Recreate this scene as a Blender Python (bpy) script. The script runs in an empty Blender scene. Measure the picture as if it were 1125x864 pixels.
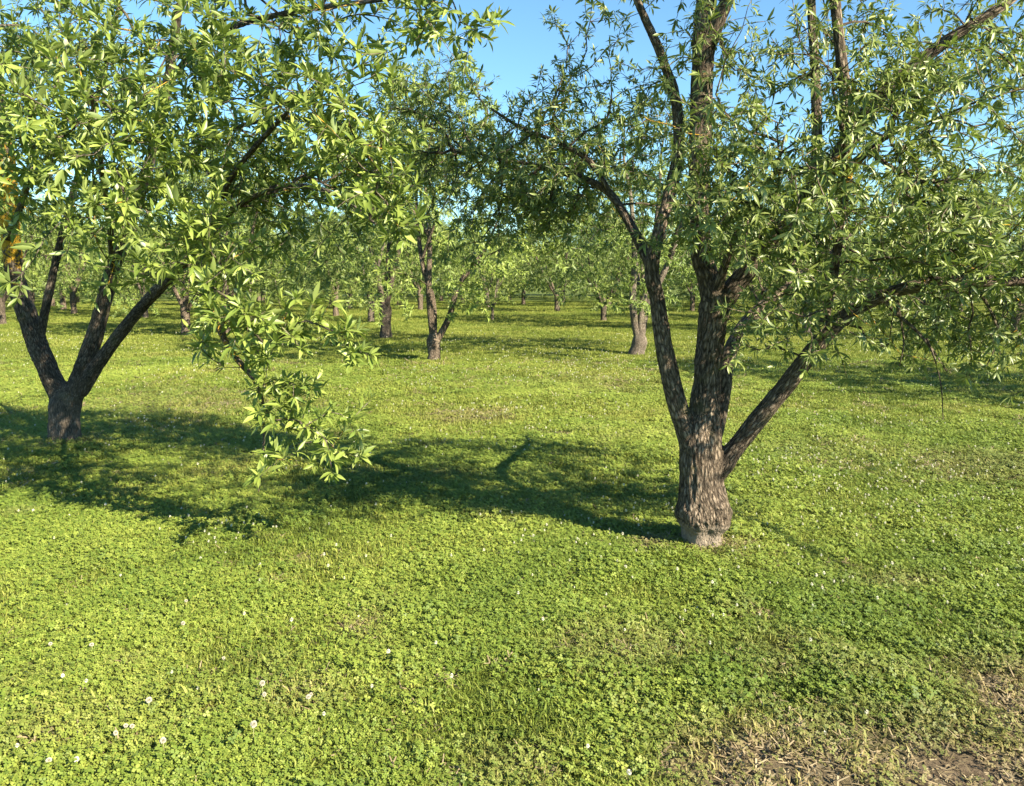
import bpy, math, random
import numpy as np
from mathutils import Vector

random.seed(7)
RNG = np.random.default_rng(7)
R = math.radians
scene = bpy.context.scene
COL = scene.collection

# ------------------------------------------------------------------ camera geometry (photo 1125 x 864)
PW, PH, F = 1125.0, 864.0, 880.0
CX, CY, HOR = 562.5, 432.0, 308.0
PITCH = math.atan((CY - HOR) / F)
CAMZ = 1.6
cp, sp = math.cos(PITCH), math.sin(PITCH)

def ray(px, py):
    a, b = (px - CX) / F, (CY - py) / F
    return np.array([a, cp + b * sp, -sp + b * cp])

def at(px, py, Y):
    d = ray(px, py)
    return np.array([0, 0, CAMZ]) + d * (Y / d[1])

def ground(px, py):
    d = ray(px, py)
    return np.array([0, 0, CAMZ]) + d * (-CAMZ / d[2])

SUN_AZ = np.array([0.77, -0.64]); SUN_AZ /= np.linalg.norm(SUN_AZ)
SUN_EL = R(32)

# ------------------------------------------------------------------ numpy noise
def _hash(ix, iy, iz):
    n = (ix * 374761393 + iy * 668265263 + iz * 2147483647 + 1013904223) & 0xFFFFFFFF
    n = ((n ^ (n >> 13)) * 1274126177) & 0xFFFFFFFF
    n = (n ^ (n >> 16)) & 0xFFFF
    return n / 65535.0

def vnoise(P):
    P = np.asarray(P, float)
    I = np.floor(P).astype(np.int64); f = P - I
    u = f * f * (3 - 2 * f)
    r = 0
    for dx in (0, 1):
        wx = u[:, 0] if dx else 1 - u[:, 0]
        for dy in (0, 1):
            wy = u[:, 1] if dy else 1 - u[:, 1]
            for dz in (0, 1):
                wz = u[:, 2] if dz else 1 - u[:, 2]
                r = r + wx * wy * wz * _hash(I[:, 0] + dx, I[:, 1] + dy, I[:, 2] + dz)
    return r

def fbm(P, octaves=3):
    P = np.asarray(P, float)
    s, a, t = 0, 1.0, 0
    for k in range(octaves):
        s = s + a * vnoise(P * (2 ** k) + 17.3 * k); t += a; a *= 0.5
    return s / t

def fbm2(x, y, sc, octaves=3, off=0.0):
    return fbm(np.stack([np.asarray(x) * sc + off, np.asarray(y) * sc - off, np.zeros_like(np.asarray(x, float)) + off], 1), octaves)

def smooth(a, b, x):
    t = np.clip((x - a) / (b - a), 0, 1)
    return t * t * (3 - 2 * t)

# ------------------------------------------------------------------ mesh building
def build(name, V, faces, mat=None, parent=None, attrs=None, vattrs=None, smooth_on=True, link=True, normals=None):
    """faces: list of int arrays (n,3) or (n,4)"""
    me = bpy.data.meshes.new(name)
    V = np.asarray(V, np.float32)
    me.vertices.add(len(V)); me.vertices.foreach_set('co', V.ravel())
    faces = [np.asarray(f, np.int32) for f in faces if len(f)]
    loops = np.concatenate([f.ravel() for f in faces])
    tot = np.concatenate([np.full(len(f), f.shape[1], np.int32) for f in faces])
    start = np.concatenate([[0], np.cumsum(tot)[:-1]]).astype(np.int32)
    me.loops.add(len(loops)); me.loops.foreach_set('vertex_index', loops)
    me.polygons.add(len(tot)); me.polygons.foreach_set('loop_start', start)
    me.update(calc_edges=True)
    for k, a in (attrs or {}).items():
        at_ = me.attributes.new(k, 'FLOAT', 'POINT'); at_.data.foreach_set('value', np.asarray(a, np.float32))
    for k, a in (vattrs or {}).items():
        at_ = me.attributes.new(k, 'FLOAT_VECTOR', 'POINT'); at_.data.foreach_set('vector', np.asarray(a, np.float32).ravel())
    if smooth_on:
        me.shade_smooth()
    if normals is not None:
        me.normals_split_custom_set_from_vertices([tuple(n) for n in normals])
    if mat: me.materials.append(mat)
    o = bpy.data.objects.new(name, me)
    if link: COL.objects.link(o)
    if parent: o.parent = parent
    return o

def thing(name, label, cat, loc=(0, 0, 0), rz=0.0, group=None):
    o = bpy.data.objects.new(name, None)
    o.empty_display_size = 0.2
    COL.objects.link(o)
    o.location = loc; o.rotation_euler = (0, 0, rz)
    o['label'] = label; o['category'] = cat
    if group: o['group'] = group
    return o

# ------------------------------------------------------------------ materials
def new_mat(name):
    m = bpy.data.materials.new(name); m.use_nodes = True
    nt = m.node_tree; nt.nodes.clear()
    return m, nt, nt.nodes, nt.links

def N(nt, typ, **kw):
    n = nt.nodes.new(typ)
    for k, v in kw.items():
        if k.startswith('i_'):
            n.inputs[k[2:].replace('_', ' ')].default_value = v
        else:
            setattr(n, k, v)
    return n

def ramp(nt, stops):
    n = nt.nodes.new('ShaderNodeValToRGB'); e = n.color_ramp.elements
    while len(e) < len(stops): e.new(0.5)
    for k, (p, c) in enumerate(stops):
        e[k].position = p; e[k].color = (*c, 1)
    return n

def mixc(nt, fac, a, b, blend='MIX'):
    n = nt.nodes.new('ShaderNodeMix'); n.data_type = 'RGBA'; n.blend_type = blend
    for sock, v in ((n.inputs['Factor'], fac), (n.inputs[6], a), (n.inputs[7], b)):
        if isinstance(v, (int, float)): sock.default_value = v
        elif isinstance(v, tuple): sock.default_value = (*v, 1)
        else: nt.links.new(v, sock)
    return n.outputs[2]

def math_(nt, op, a, b=None, clamp=False):
    n = nt.nodes.new('ShaderNodeMath'); n.operation = op; n.use_clamp = clamp
    for k, v in enumerate((a, b)):
        if v is None: continue
        if isinstance(v, (int, float)): n.inputs[k].default_value = v
        else: nt.links.new(v, n.inputs[k])
    return n.outputs[0]

def attr(nt, name, typ='GEOMETRY'):
    n = nt.nodes.new('ShaderNodeAttribute'); n.attribute_name = name; n.attribute_type = typ
    return n

def leaf_material(name, dark, mid, light, trans=0.26, rough=0.42, transcol=(0.22, 0.34, 0.03)):
    m, nt, nd, L = new_mat(name)
    t = attr(nt, 'tint')
    r = ramp(nt, [(0.0, dark), (0.5, mid), (1.0, light)])
    L.new(t.outputs['Fac'], r.inputs['Fac'])
    geo = N(nt, 'ShaderNodeNewGeometry')
    back = mixc(nt, 0.35, r.outputs['Color'], (0.20, 0.25, 0.12))     # paler leaf underside
    base = mixc(nt, geo.outputs['Backfacing'], r.outputs['Color'], back)
    p = N(nt, 'ShaderNodeBsdfPrincipled', i_Roughness=rough)
    p.inputs['Specular IOR Level'].default_value = 0.5
    L.new(base, p.inputs['Base Color'])
    tr = N(nt, 'ShaderNodeBsdfTranslucent')
    tc = mixc(nt, 0.5, r.outputs['Color'], transcol)
    L.new(tc, tr.inputs['Color'])
    mx = N(nt, 'ShaderNodeMixShader'); mx.inputs[0].default_value = trans
    L.new(p.outputs[0], mx.inputs[1]); L.new(tr.outputs[0], mx.inputs[2])
    out = N(nt, 'ShaderNodeOutputMaterial'); L.new(mx.outputs[0], out.inputs[0])
    return m

def bark_material(name, dark, mid, light, bump=0.9, fine=1.0):
    m, nt, nd, L = new_mat(name)
    co = attr(nt, 'barkco').outputs['Vector']
    n1 = N(nt, 'ShaderNodeTexNoise', i_Scale=70.0 * fine, i_Detail=5.0, i_Roughness=0.62, i_Distortion=0.6); L.new(co, n1.inputs['Vector'])
    n2 = N(nt, 'ShaderNodeTexNoise', i_Scale=9.0, i_Detail=3.0); L.new(co, n2.inputs['Vector'])
    vo = N(nt, 'ShaderNodeTexVoronoi', i_Scale=62.0 * fine); vo.feature = 'DISTANCE_TO_EDGE'
    wv = N(nt, 'ShaderNodeVectorMath', operation='ADD'); L.new(co, wv.inputs[0])
    ns = N(nt, 'ShaderNodeVectorMath', operation='SCALE'); L.new(n1.outputs['Color'], ns.inputs[0]); ns.inputs['Scale'].default_value = 0.02
    L.new(ns.outputs[0], wv.inputs[1]); L.new(wv.outputs[0], vo.inputs['Vector'])
    plates = math_(nt, 'MULTIPLY', vo.outputs['Distance'], 3.2, True)
    hgt = math_(nt, 'ADD', math_(nt, 'MULTIPLY', plates, 0.38), math_(nt, 'MULTIPLY', n1.outputs['Fac'], 0.72))
    r = ramp(nt, [(0.30, dark), (0.52, mid), (0.84, light)]); L.new(hgt, r.inputs['Fac'])
    blot = ramp(nt, [(0.35, (0.62, 0.60, 0.58)), (0.65, (1.25, 1.22, 1.18))]); L.new(n2.outputs['Fac'], blot.inputs['Fac'])
    c = mixc(nt, 1.0, r.outputs['Color'], blot.outputs['Color'], 'MULTIPLY')
    geo = N(nt, 'ShaderNodeNewGeometry')
    nm = N(nt, 'ShaderNodeTexNoise', i_Scale=5.0, i_Detail=4.0); L.new(geo.outputs['Position'], nm.inputs['Vector'])
    moss = math_(nt, 'MULTIPLY', smoothnode(nt, nm.outputs['Fac'], 0.55, 0.75), 0.35)
    c = mixc(nt, moss, c, (0.13, 0.14, 0.05))
    pale = attr(nt, 'pale').outputs['Fac']
    c = mixc(nt, pale, c, mixc(nt, n1.outputs['Fac'], (0.16, 0.125, 0.095), (0.36, 0.30, 0.235)))
    nl = N(nt, 'ShaderNodeTexNoise', i_Scale=26.0, i_Detail=6.0, i_Roughness=0.7); L.new(geo.outputs['Position'], nl.inputs['Vector'])
    li = attr(nt, 'lichen').outputs['Fac']
    lm = smoothnode(nt, math_(nt, 'ADD', nl.outputs['Fac'], math_(nt, 'MULTIPLY', li, 0.45)), 0.70, 0.80)
    lm = math_(nt, 'MULTIPLY', lm, math_(nt, 'GREATER_THAN', li, 0.02))
    c = mixc(nt, lm, c, mixc(nt, nl.outputs['Fac'], (0.42, 0.25, 0.02), (0.78, 0.47, 0.05)))
    p = N(nt, 'ShaderNodeBsdfPrincipled', i_Roughness=0.9); p.inputs['Specular IOR Level'].default_value = 0.2
    L.new(c, p.inputs['Base Color'])
    b = N(nt, 'ShaderNodeBump', i_Strength=bump, i_Distance=0.03)
    L.new(hgt, b.inputs['Height']); L.new(b.outputs[0], p.inputs['Normal'])
    out = N(nt, 'ShaderNodeOutputMaterial'); L.new(p.outputs[0], out.inputs[0])
    return m

def smoothnode(nt, v, a, b):
    n = nt.nodes.new('ShaderNodeMapRange'); n.interpolation_type = 'SMOOTHSTEP'
    n.inputs['From Min'].default_value = a; n.inputs['From Max'].default_value = b
    nt.links.new(v, n.inputs['Value'])
    return n.outputs[0]

BARK = bark_material('grey_brown_bark', (0.030, 0.023, 0.017), (0.140, 0.110, 0.082), (0.330, 0.270, 0.210))
BARK_DARK = bark_material('dark_bark', (0.026, 0.021, 0.016), (0.105, 0.085, 0.066), (0.235, 0.195, 0.155))
BARK_PALE = bark_material('pale_bark', (0.045, 0.037, 0.03), (0.165, 0.138, 0.110), (0.32, 0.275, 0.225))
LEAF_MAIN = leaf_material('almond_leaf', (0.055, 0.088, 0.026), (0.145, 0.190, 0.044), (0.275, 0.315, 0.090))
LEAF_NEAR = leaf_material('near_almond_leaf', (0.070, 0.110, 0.020), (0.150, 0.210, 0.038), (0.285, 0.345, 0.075), trans=0.30)
LEAF_FAR = leaf_material('orchard_leaf', (0.070, 0.110, 0.022), (0.140, 0.200, 0.038), (0.245, 0.310, 0.065), rough=0.55)
LEAF_LIGHT = leaf_material('light_orchard_leaf', (0.105, 0.155, 0.025), (0.190, 0.255, 0.044), (0.300, 0.355, 0.080), rough=0.55)

# ------------------------------------------------------------------ tubes
def frames(P):
    T = np.gradient(P, axis=0); T /= np.linalg.norm(T, axis=1)[:, None] + 1e-12
    n = np.cross(T[0], [0.31, 0.87, 0.37]); n /= np.linalg.norm(n)
    Ns = [n]
    for k in range(1, len(P)):
        n = n - T[k] * np.dot(n, T[k]); n = n / (np.linalg.norm(n) + 1e-12); Ns.append(n)
    Ns = np.array(Ns); return T, Ns, np.cross(T, Ns)

def resample(P, step, closed=False):
    """Catmull-Rom through (n,4) points with radius in the fourth column"""
    P = np.asarray(P, float)
    out = []
    n = len(P)
    for i in range(n - 1):
        p0, p1, p2, p3 = P[max(i - 1, 0)], P[i], P[i + 1], P[min(i + 2, n - 1)]
        k = max(1, int(np.linalg.norm(p2[:3] - p1[:3]) / step))
        for t in np.arange(k) / k:
            out.append(0.5 * ((2 * p1) + (-p0 + p2) * t + (2 * p0 - 5 * p1 + 4 * p2 - p3) * t * t + (-p0 + 3 * p1 - 3 * p2 + p3) * t ** 3))
    out.append(P[-1])
    return np.array(out)

class Tubes:
    def __init__(s): s.V, s.F4, s.F3, s.B, s.L, s.n = [], [], [], [], [], 0
    def add(s, P, r, k=6, cap=False, lichen=0.0):
        P = np.asarray(P, float); r = np.asarray(r, float); m = len(P)
        T, A, Bn = frames(P)
        th = np.arange(k) / k * 2 * np.pi
        ring = (np.cos(th)[None, :, None] * A[:, None] + np.sin(th)[None, :, None] * Bn[:, None]) * r[:, None, None]
        V = (P[:, None] + ring).reshape(-1, 3)
        sl = np.concatenate([[0], np.cumsum(np.linalg.norm(np.diff(P, axis=0), axis=1))])
        bc = np.stack([np.tile(np.cos(th), m) * np.repeat(r, k), np.tile(np.sin(th), m) * np.repeat(r, k), np.repeat(sl * 0.27 + random.random() * 9, k)], 1)
        i = np.arange(m - 1)[:, None] * k; j = np.arange(k)[None, :]; j2 = (j + 1) % k
        q = np.stack([i + j, i + j2, i + k + j2, i + k + j], -1).reshape(-1, 4) + s.n
        s.V.append(V); s.F4.append(q); s.B.append(bc); s.L.append(np.full(len(V), lichen)); nv = len(V)
        tip = P[-1] + T[-1] * r[-1] * 0.6
        s.V.append(tip[None]); s.B.append(bc[-1:]); s.L.append(np.array([lichen]))
        b = (m - 1) * k
        s.F3.append(np.stack([b + np.arange(k), b + (np.arange(k) + 1) % k, np.full(k, nv)], 1) + s.n)
        nv += 1
        if cap:
            bot = P[0] - T[0] * r[0] * 0.3
            s.V.append(bot[None]); s.B.append(bc[:1]); s.L.append(np.array([lichen]))
            s.F3.append(np.stack([(np.arange(k) + 1) % k, np.arange(k), np.full(k, nv)], 1) + s.n); nv += 1
        s.n += nv
    def arrays(s):
        return np.concatenate(s.V), [np.concatenate(s.F4), np.concatenate(s.F3)], np.concatenate(s.B), np.concatenate(s.L)
    def build(s, name, mat, parent, link=True):
        V, Fc, B, Lc = s.arrays()
        return build(name, V, Fc, mat, parent, {'lichen': Lc, 'pale': np.zeros(len(V))}, {'barkco': B}, link=link)

# ------------------------------------------------------------------ leaves
def leaf_mesh(name, P, D, Nn, Ln, Wd, curl, tint, mat, parent, lod=0, link=True):
    """P base, D direction, Nn upper side, all (n,3); each leaf is a folded, curved blade"""
    n = len(P)
    D = D / np.linalg.norm(D, axis=1)[:, None]
    Nn = Nn - D * np.sum(D * Nn, 1)[:, None]; Nn /= np.linalg.norm(Nn, axis=1)[:, None] + 1e-9
    S = np.cross(D, Nn)
    if lod == 0:
        st = [(0.08, 0.10), (0.30, 0.80), (0.58, 0.95), (0.82, 0.52)]
    else:
        st = [(0.45, 1.0)]
    V = [P]
    def along(t):
        return P + D * (Ln * (t - 0.10 * np.abs(curl) * t * t))[:, None] - Nn * (curl * Ln * t * t * 0.5)[:, None]
    for t, w in st:
        m = along(t); e = S * (Wd * w * 0.5)[:, None]; up = Nn * (Wd * w * 0.20)[:, None]
        V += [m - e + up, m, m + e + up]
    V.append(along(1.0))
    k = len(V)
    VV = np.stack(V, 1).reshape(-1, 3)
    base = (np.arange(n) * k)[:, None]
    F3 = [[0, 2, 1], [0, 3, 2]]; F4 = []
    for s in range(len(st) - 1):
        a = 1 + 3 * s; b = a + 3
        F4 += [[a, a + 1, b + 1, b], [a + 1, a + 2, b + 2, b + 1]]
    a = 1 + 3 * (len(st) - 1); tip = k - 1
    F3 += [[a, a + 1, tip], [a + 1, a + 2, tip]]
    f3 = (base[:, :, None] + np.array(F3)[None]).reshape(-1, 3)
    fl = [f3]
    if F4: fl.insert(0, (base[:, :, None] + np.array(F4)[None]).reshape(-1, 4))
    return build(name, VV, fl, mat, parent, {'tint': np.repeat(tint, k)}, link=link)

def spur_leaves(pos, axis, rng, per=(6, 11), Ls=(0.06, 0.105), ratio=0.2, up=0.3, spread=(0.6, 1.25), droop=0.5, tint_bias=None):
    P, D, Nn, Ln, Wd, cu, ti = [], [], [], [], [], [], []
    cnt = rng.integers(per[0], per[1] + 1, len(pos))
    idx = np.repeat(np.arange(len(pos)), cnt); n = len(idx)
    ax = axis[idx] + np.array([0, 0, up]); ax /= np.linalg.norm(ax, axis=1)[:, None] + 1e-9
    ref = np.where(np.abs(ax[:, 2:3]) > 0.9, np.array([[1.0, 0, 0]]), np.array([[0, 0, 1.0]]))
    u = np.cross(ax, ref); u /= np.linalg.norm(u, axis=1)[:, None]; v = np.cross(ax, u)
    order = np.concatenate([np.arange(c) for c in cnt]) if n else np.zeros(0)
    ph = order * 2.4 + rng.normal(0, 0.35, n) + rng.uniform(0, 6.28, len(pos))[idx]
    frac = order / np.maximum(cnt[idx] - 1, 1)
    th = spread[1] - (spread[1] - spread[0]) * frac + rng.normal(0, 0.16, n)
    d = ax * np.cos(th)[:, None] + (u * np.cos(ph)[:, None] + v * np.sin(ph)[:, None]) * np.sin(th)[:, None]
    d[:, 2] -= droop * rng.uniform(0.1, 0.9, n)
    d /= np.linalg.norm(d, axis=1)[:, None]
    L_ = rng.uniform(Ls[0], Ls[1], n) * rng.uniform(.75, 1.15, len(pos))[idx] * np.where(rng.random(n) < .2, .62, 1) * (1 - 0.35 * frac * (rng.random(n) < 0.7))
    base = pos[idx] + ax * (frac * 0.018)[:, None]
    nn = ax * 0.7 + np.array([0, 0, 0.55]) + rng.normal(0, 0.28, (n, 3))
    t = np.clip(0.42 + 0.28 * frac + rng.normal(0, 0.22, n) + (0 if tint_bias is None else tint_bias[idx]), 0, 1)
    return base, d, nn, L_, L_ * ratio * rng.uniform(0.85, 1.2, n), rng.normal(0.30, 0.38, n) + droop * 0.3, t

# ------------------------------------------------------------------ branching: greedy tree from scaffold nodes to crown points
def grow(nodes, plen, pts, bf=0.45):
    """Prim-like spanning tree; returns parent index per point in the joint list nodes+pts"""
    n0, n = len(nodes), len(pts)
    allp = np.concatenate([nodes, pts]); pl = np.concatenate([plen, np.zeros(n)])
    best = np.full(n, 1e9); par = np.full(n, -1); bd = np.zeros(n)
    for i in range(n0):
        d = np.linalg.norm(pts - nodes[i], axis=1); c = d + bf * plen[i] * 0.5
        m = c < best; best[m] = c[m]; par[m] = i; bd[m] = d[m]
    done = np.zeros(n, bool)
    for _ in range(n):
        k = int(np.argmin(np.where(done, 1e9, best))); done[k] = True
        pl[n0 + k] = pl[par[k]] + bd[k]
        d = np.linalg.norm(pts - pts[k], axis=1); c = d + bf * pl[n0 + k] * 0.5
        m = (c < best) & ~done
        best[m] = c[m]; par[m] = n0 + k; bd[m] = d[m]
    return allp, par

def branch_out(scaf_nodes, scaf_len, pts, rng, rtip=0.0016, ex=2.25, rmax=0.03, bf=0.45, sides=5, step=0.09, lichen_fn=None, bend=0.02):
    n0 = len(scaf_nodes); n = len(pts)
    allp, par = grow(scaf_nodes, scaf_len, pts, bf)
    children = [[] for _ in range(n0 + n)]
    for k in range(n): children[par[k]].append(n0 + k)
    # subtree tip counts through reverse order of depth
    depth = np.zeros(n0 + n, int); order = []
    stack = [i for i in range(n0) if children[i]]
    while stack:
        i = stack.pop(); 
        for c in children[i]:
            depth[c] = depth[i] + 1; order.append(c); stack.append(c)
    tips = np.zeros(n0 + n)
    for c in reversed(order):
        if not children[c]: tips[c] = 1
        else: tips[c] = 0.35 + sum(tips[x] for x in children[c])
    rad = np.minimum(rtip * np.maximum(tips, 1) ** (1 / ex), rmax)
    # straighten a little
    for _ in range(2):
        new = allp.copy()
        for c in order:
            if children[c]:
                b = max(children[c], key=lambda x: tips[x])
                new[c] = 0.5 * allp[c] + 0.25 * (allp[par[c - n0]] + allp[b])
        allp = new
    tb = Tubes()
    starts = [(i, c) for i in range(n0) for c in children[i]]
    dirs = np.zeros((n0 + n, 3))
    while starts:
        p, c = starts.pop()
        chain = [p, c]
        while children[chain[-1]]:
            ch = sorted(children[chain[-1]], key=lambda x: -tips[x])
            for x in ch[1:]: starts.append((chain[-1], x))
            chain.append(ch[0])
        Pc = allp[chain]
        rc = np.concatenate([[min(rad[c] * 1.25, rmax)], rad[chain[1:]]])
        for a, b in zip(chain[:-1], chain[1:]):
            dirs[b] = allp[b] - allp[a]
        rs = resample(np.concatenate([Pc, rc[:, None]], 1), step)
        if len(rs) > 2:
            rs[1:-1, :3] += rng.normal(0, bend * 0.4, (len(rs) - 2, 3)) * np.minimum(1, 1)
        mid = rs[len(rs) // 2, :3]
        tb.add(rs[:, :3], np.maximum(rs[:, 3], 0.0012), sides if rc[0] > 0.006 else 4, lichen=(lichen_fn(mid) if lichen_fn else 0))
    dirs /= np.linalg.norm(dirs, axis=1)[:, None] + 1e-9
    # spurs on thin wood
    sp_pos, sp_ax = [], []
    for k in range(n):
        c = n0 + k
        if rad[c] > 0.0085: continue
        a = allp[par[k]]; b = allp[c]; ln = np.linalg.norm(b - a)
        m = 1 + int(ln / 0.12)
        for j in range(m):
            t = 1 - j / m
            if j > 0 and rng.random() < 0.25: continue
            side = rng.normal(0, 1, 3); side -= dirs[c] * np.dot(side, dirs[c]); side /= np.linalg.norm(side) + 1e-9
            w = 0.25 if (j == 0 and not children[c]) else 0.9
            sp_pos.append(a + (b - a) * t); sp_ax.append(dirs[c] + side * w)
    return tb, np.array(sp_pos), np.array(sp_ax)

# ------------------------------------------------------------------ near tree: remeshed trunk + limbs
def wood_solid(root, limbs, names, voxel, mat, rng, pale_fn=None, lichen_fn=None, rough=1.0, flutes=None):
    """limbs: list of (n,4) smooth polylines; unions them, roughens the bark and cuts the result into one mesh per limb"""
    tb = Tubes()
    for P in limbs: tb.add(P[:, :3], P[:, 3], 20, cap=True)
    V, Fc, _, _ = tb.arrays()
    tmp = build('wood_source', V, Fc)
    md = tmp.modifiers.new('r', 'REMESH'); md.mode = 'VOXEL'; md.voxel_size = voxel
    dg = bpy.context.evaluated_depsgraph_get(); dg.update()
    me = bpy.data.meshes.new_from_object(tmp.evaluated_get(dg))
    bpy.data.objects.remove(tmp)
    nv = len(me.vertices); V = np.empty(nv * 3, np.float32); me.vertices.foreach_get('co', V); V = V.reshape(-1, 3).astype(float)
    E = np.empty(len(me.edges) * 2, np.int32); me.edges.foreach_get('vertices', E); E = E.reshape(-1, 2)
    lt = np.empty(len(me.polygons), np.int32); me.polygons.foreach_get('loop_total', lt)
    li = np.empty(len(me.loops), np.int32); me.loops.foreach_get('vertex_index', li)
    assert (lt == 4).all(); Q = li.reshape(-1, 4)
    deg = np.bincount(E.ravel(), minlength=nv)[:, None]
    def lap(X):
        s = np.zeros_like(X)
        for c in range(X.shape[1]):
            s[:, c] = np.bincount(E[:, 0], X[E[:, 1], c], nv) + np.bincount(E[:, 1], X[E[:, 0], c], nv)
        return s / np.maximum(deg, 1)
    for _ in range(5):
        V = V + 0.5 * (lap(V) - V); V = V - 0.52 * (lap(V) - V) * 0.9
    for _ in range(2): V = V + 0.5 * (lap(V) - V)
    # nearest limb, arc length and local frame
    bestd = np.full(nv, 1e9); lid = np.zeros(nv, int); bc = np.zeros((nv, 3))
    for k, P in enumerate(limbs):
        T, A, B = frames(P[:, :3])
        sl = np.concatenate([[0], np.cumsum(np.linalg.norm(np.diff(P[:, :3], axis=0), axis=1))])
        for i0 in range(0, nv, 20000):
            X = V[i0:i0 + 20000]
            d = np.linalg.norm(X[:, None] - P[None, :, :3], axis=2)
            rr = d / P[None, :, 3]
            j = np.argmin(d, 1); ii = np.arange(len(X))
            val = rr[ii, j]
            m = val < bestd[i0:i0 + 20000]
            rel = X - P[j, :3]
            ss = sl[j] + np.sum(rel * T[j], 1)
            loc = np.stack([np.sum(rel * A[j], 1), np.sum(rel * B[j], 1), ss * 0.27 + 3.7 * k], 1)
            bestd[i0:i0 + 20000][m] = val[m]; lid[i0:i0 + 20000][m] = k; bc[i0:i0 + 20000][m] = loc[m]
    # blur the local frame across the crotches a little
    def vnormals(V):
        a = V[Q[:, 2]] - V[Q[:, 0]]; b = V[Q[:, 3]] - V[Q[:, 1]]; fn = np.cross(a, b)
        nn = np.zeros((nv, 3))
        for c in range(3):
            for q in range(4): nn[:, c] += np.bincount(Q[:, q], fn[:, c], nv)
        return nn / (np.linalg.norm(nn, axis=1)[:, None] + 1e-12)
    nn = vnormals(V)
    pale = pale_fn(V) if pale_fn else np.zeros(nv)
    r1 = 1 - np.abs(2 * fbm(bc * np.array([46, 46, 28]), 3) - 1)
    r2 = fbm(V * 9.0, 3) - 0.5
    r3 = fbm(V * 3.2 + 5, 2) - 0.5
    disp = rough * (0.024 * (r1 - 0.6) * (1 - 0.6 * pale) + 0.022 * r2 + 0.03 * r3)
    if flutes is not None: disp = disp + flutes(V)
    rloc = np.array([limbs[k][:, 3].mean() for k in range(len(limbs))])[lid]
    disp *= np.clip(rloc / 0.09, 0.25, 1.0)
    V = V + nn * disp[:, None]
    nn = vnormals(V)
    lichen = lichen_fn(V, lid) if lichen_fn else np.zeros(nv)
    fl = np.sort(lid[Q], axis=1)[:, 1]
    out = []
    for k in range(len(limbs)):
        q = Q[fl == k]
        if not len(q): continue
        used = np.unique(q); mp = np.full(nv, -1); mp[used] = np.arange(len(used))
        out.append(build(names[k], V[used], [mp[q]], mat, root, {'pale': pale[used], 'lichen': lichen[used]}, {'barkco': bc[used]}, normals=nn[used]))
    bpy.data.meshes.remove(me)
    return out

def px_line(pts, step=0.04):
    return resample(np.array([[*at(x, y, Y), r] for x, y, Y, r in pts]), step)

def blob(px, py, Y, rx, ry, rd, n, rng):
    """n points inside an ellipsoid whose centre is seen at px,py at distance Y; radii in photo pixels and metres of depth"""
    c = at(px, py, Y); s = Y / F
    if n > 24:
        k = max(3, n // 17); cen = rng.normal(0, 1, (k, 3)); cen /= np.linalg.norm(cen, axis=1)[:, None]; cen *= rng.random(k)[:, None] ** (1 / 2.2)
        q = cen[rng.integers(0, k, n)] * np.array([rx * s, rd, ry * s]) * .95
        g = rng.normal(0, 1, (n, 3)) * np.array([.125, .125, .10]); g[:, 2] -= .5 * np.hypot(g[:, 0], g[:, 1])
        return c + q + g
    u = rng.normal(0, 1, (n, 3)); u /= np.linalg.norm(u, axis=1)[:, None]; u *= rng.random(n)[:, None] ** (1 / 2.4)
    return c + u * np.array([rx * s, rd, ry * s])

def scaffold_nodes(limbs, skip, every=0.10):
    Ns, Ls = [], []
    for P, s in zip(limbs, skip):
        sl = np.concatenate([[0], np.cumsum(np.linalg.norm(np.diff(P[:, :3], axis=0), axis=1))])
        last = -1
        for k in range(len(P)):
            if sl[k] >= s and sl[k] - last >= every:
                Ns.append(P[k, :3]); Ls.append(0.15 * sl[k]); last = sl[k]
    return np.array(Ns), np.array(Ls)

# ================================================================== ground
def dryness(x, y):
    x = np.asarray(x, float); y = np.asarray(y, float)
    n = fbm2(x, y, 1.7, 4, 3.1); n2 = fbm2(x, y, 6.0, 2, 9.4)
    d = np.zeros_like(x)
    for cx, cy, r, w in DRY:
        rr = np.hypot((x - cx), (y - cy) * 1.1) / r
        d = np.maximum(d, w * (1 - smooth(0.35, 1.15, rr + (n - 0.5) * 1.1)))
    d = np.maximum(d, 0.35 * smooth(0.60, 0.74, n) * smooth(0.42, 0.6, n2))
    return np.clip(d + 0.25 * (n2 - 0.5) * (d > 0.05), 0, 1)

def px_g(px, py): return tuple(ground(px, py)[:2])
T1B = px_g(772, 602); T2B = px_g(72, 488)
DRY = [(*px_g(1080, 845), 0.95, 1.0), (*px_g(870, 850), 0.6, 0.95), (*px_g(1120, 770), 0.55, 0.95), (*px_g(790, 604), 0.24, 0.7), (*px_g(715, 602), 0.16, 0.8),
       (*px_g(700, 720), 0.4, 0.32), (*px_g(860, 715), 0.3, 0.32), (*px_g(1085, 520), 1.0, 0.4), (*px_g(930, 500), 0.9, 0.2), (*px_g(200, 445), 1.8, 0.25),
       (*px_g(520, 457), .7, 0.4), (*px_g(680, 420), 2.0, 0.15), (*px_g(560, 850), 0.3, 0.35), (T2B[0], T2B[1], 0.4, 0.4), (*px_g(330, 765), 0.25, 0.4)]

def hgt(x, y):
    x = np.asarray(x, float); y = np.asarray(y, float)
    f = smooth(1.0, 6.0, np.hypot(x, y))
    h = 0.09 * (fbm2(x, y, 0.35, 3, 1.7) - 0.5) * f + 0.03 * (fbm2(x, y, 1.6, 2, 4.0) - 0.5)
    for bx, by in (T1B, T2B):
        h = h + 0.035 * np.exp(-((x - bx) ** 2 + (y - by) ** 2) / 0.16)
    return h

def h1(x, y): return float(hgt(np.array([x]), np.array([y]))[0])

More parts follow.
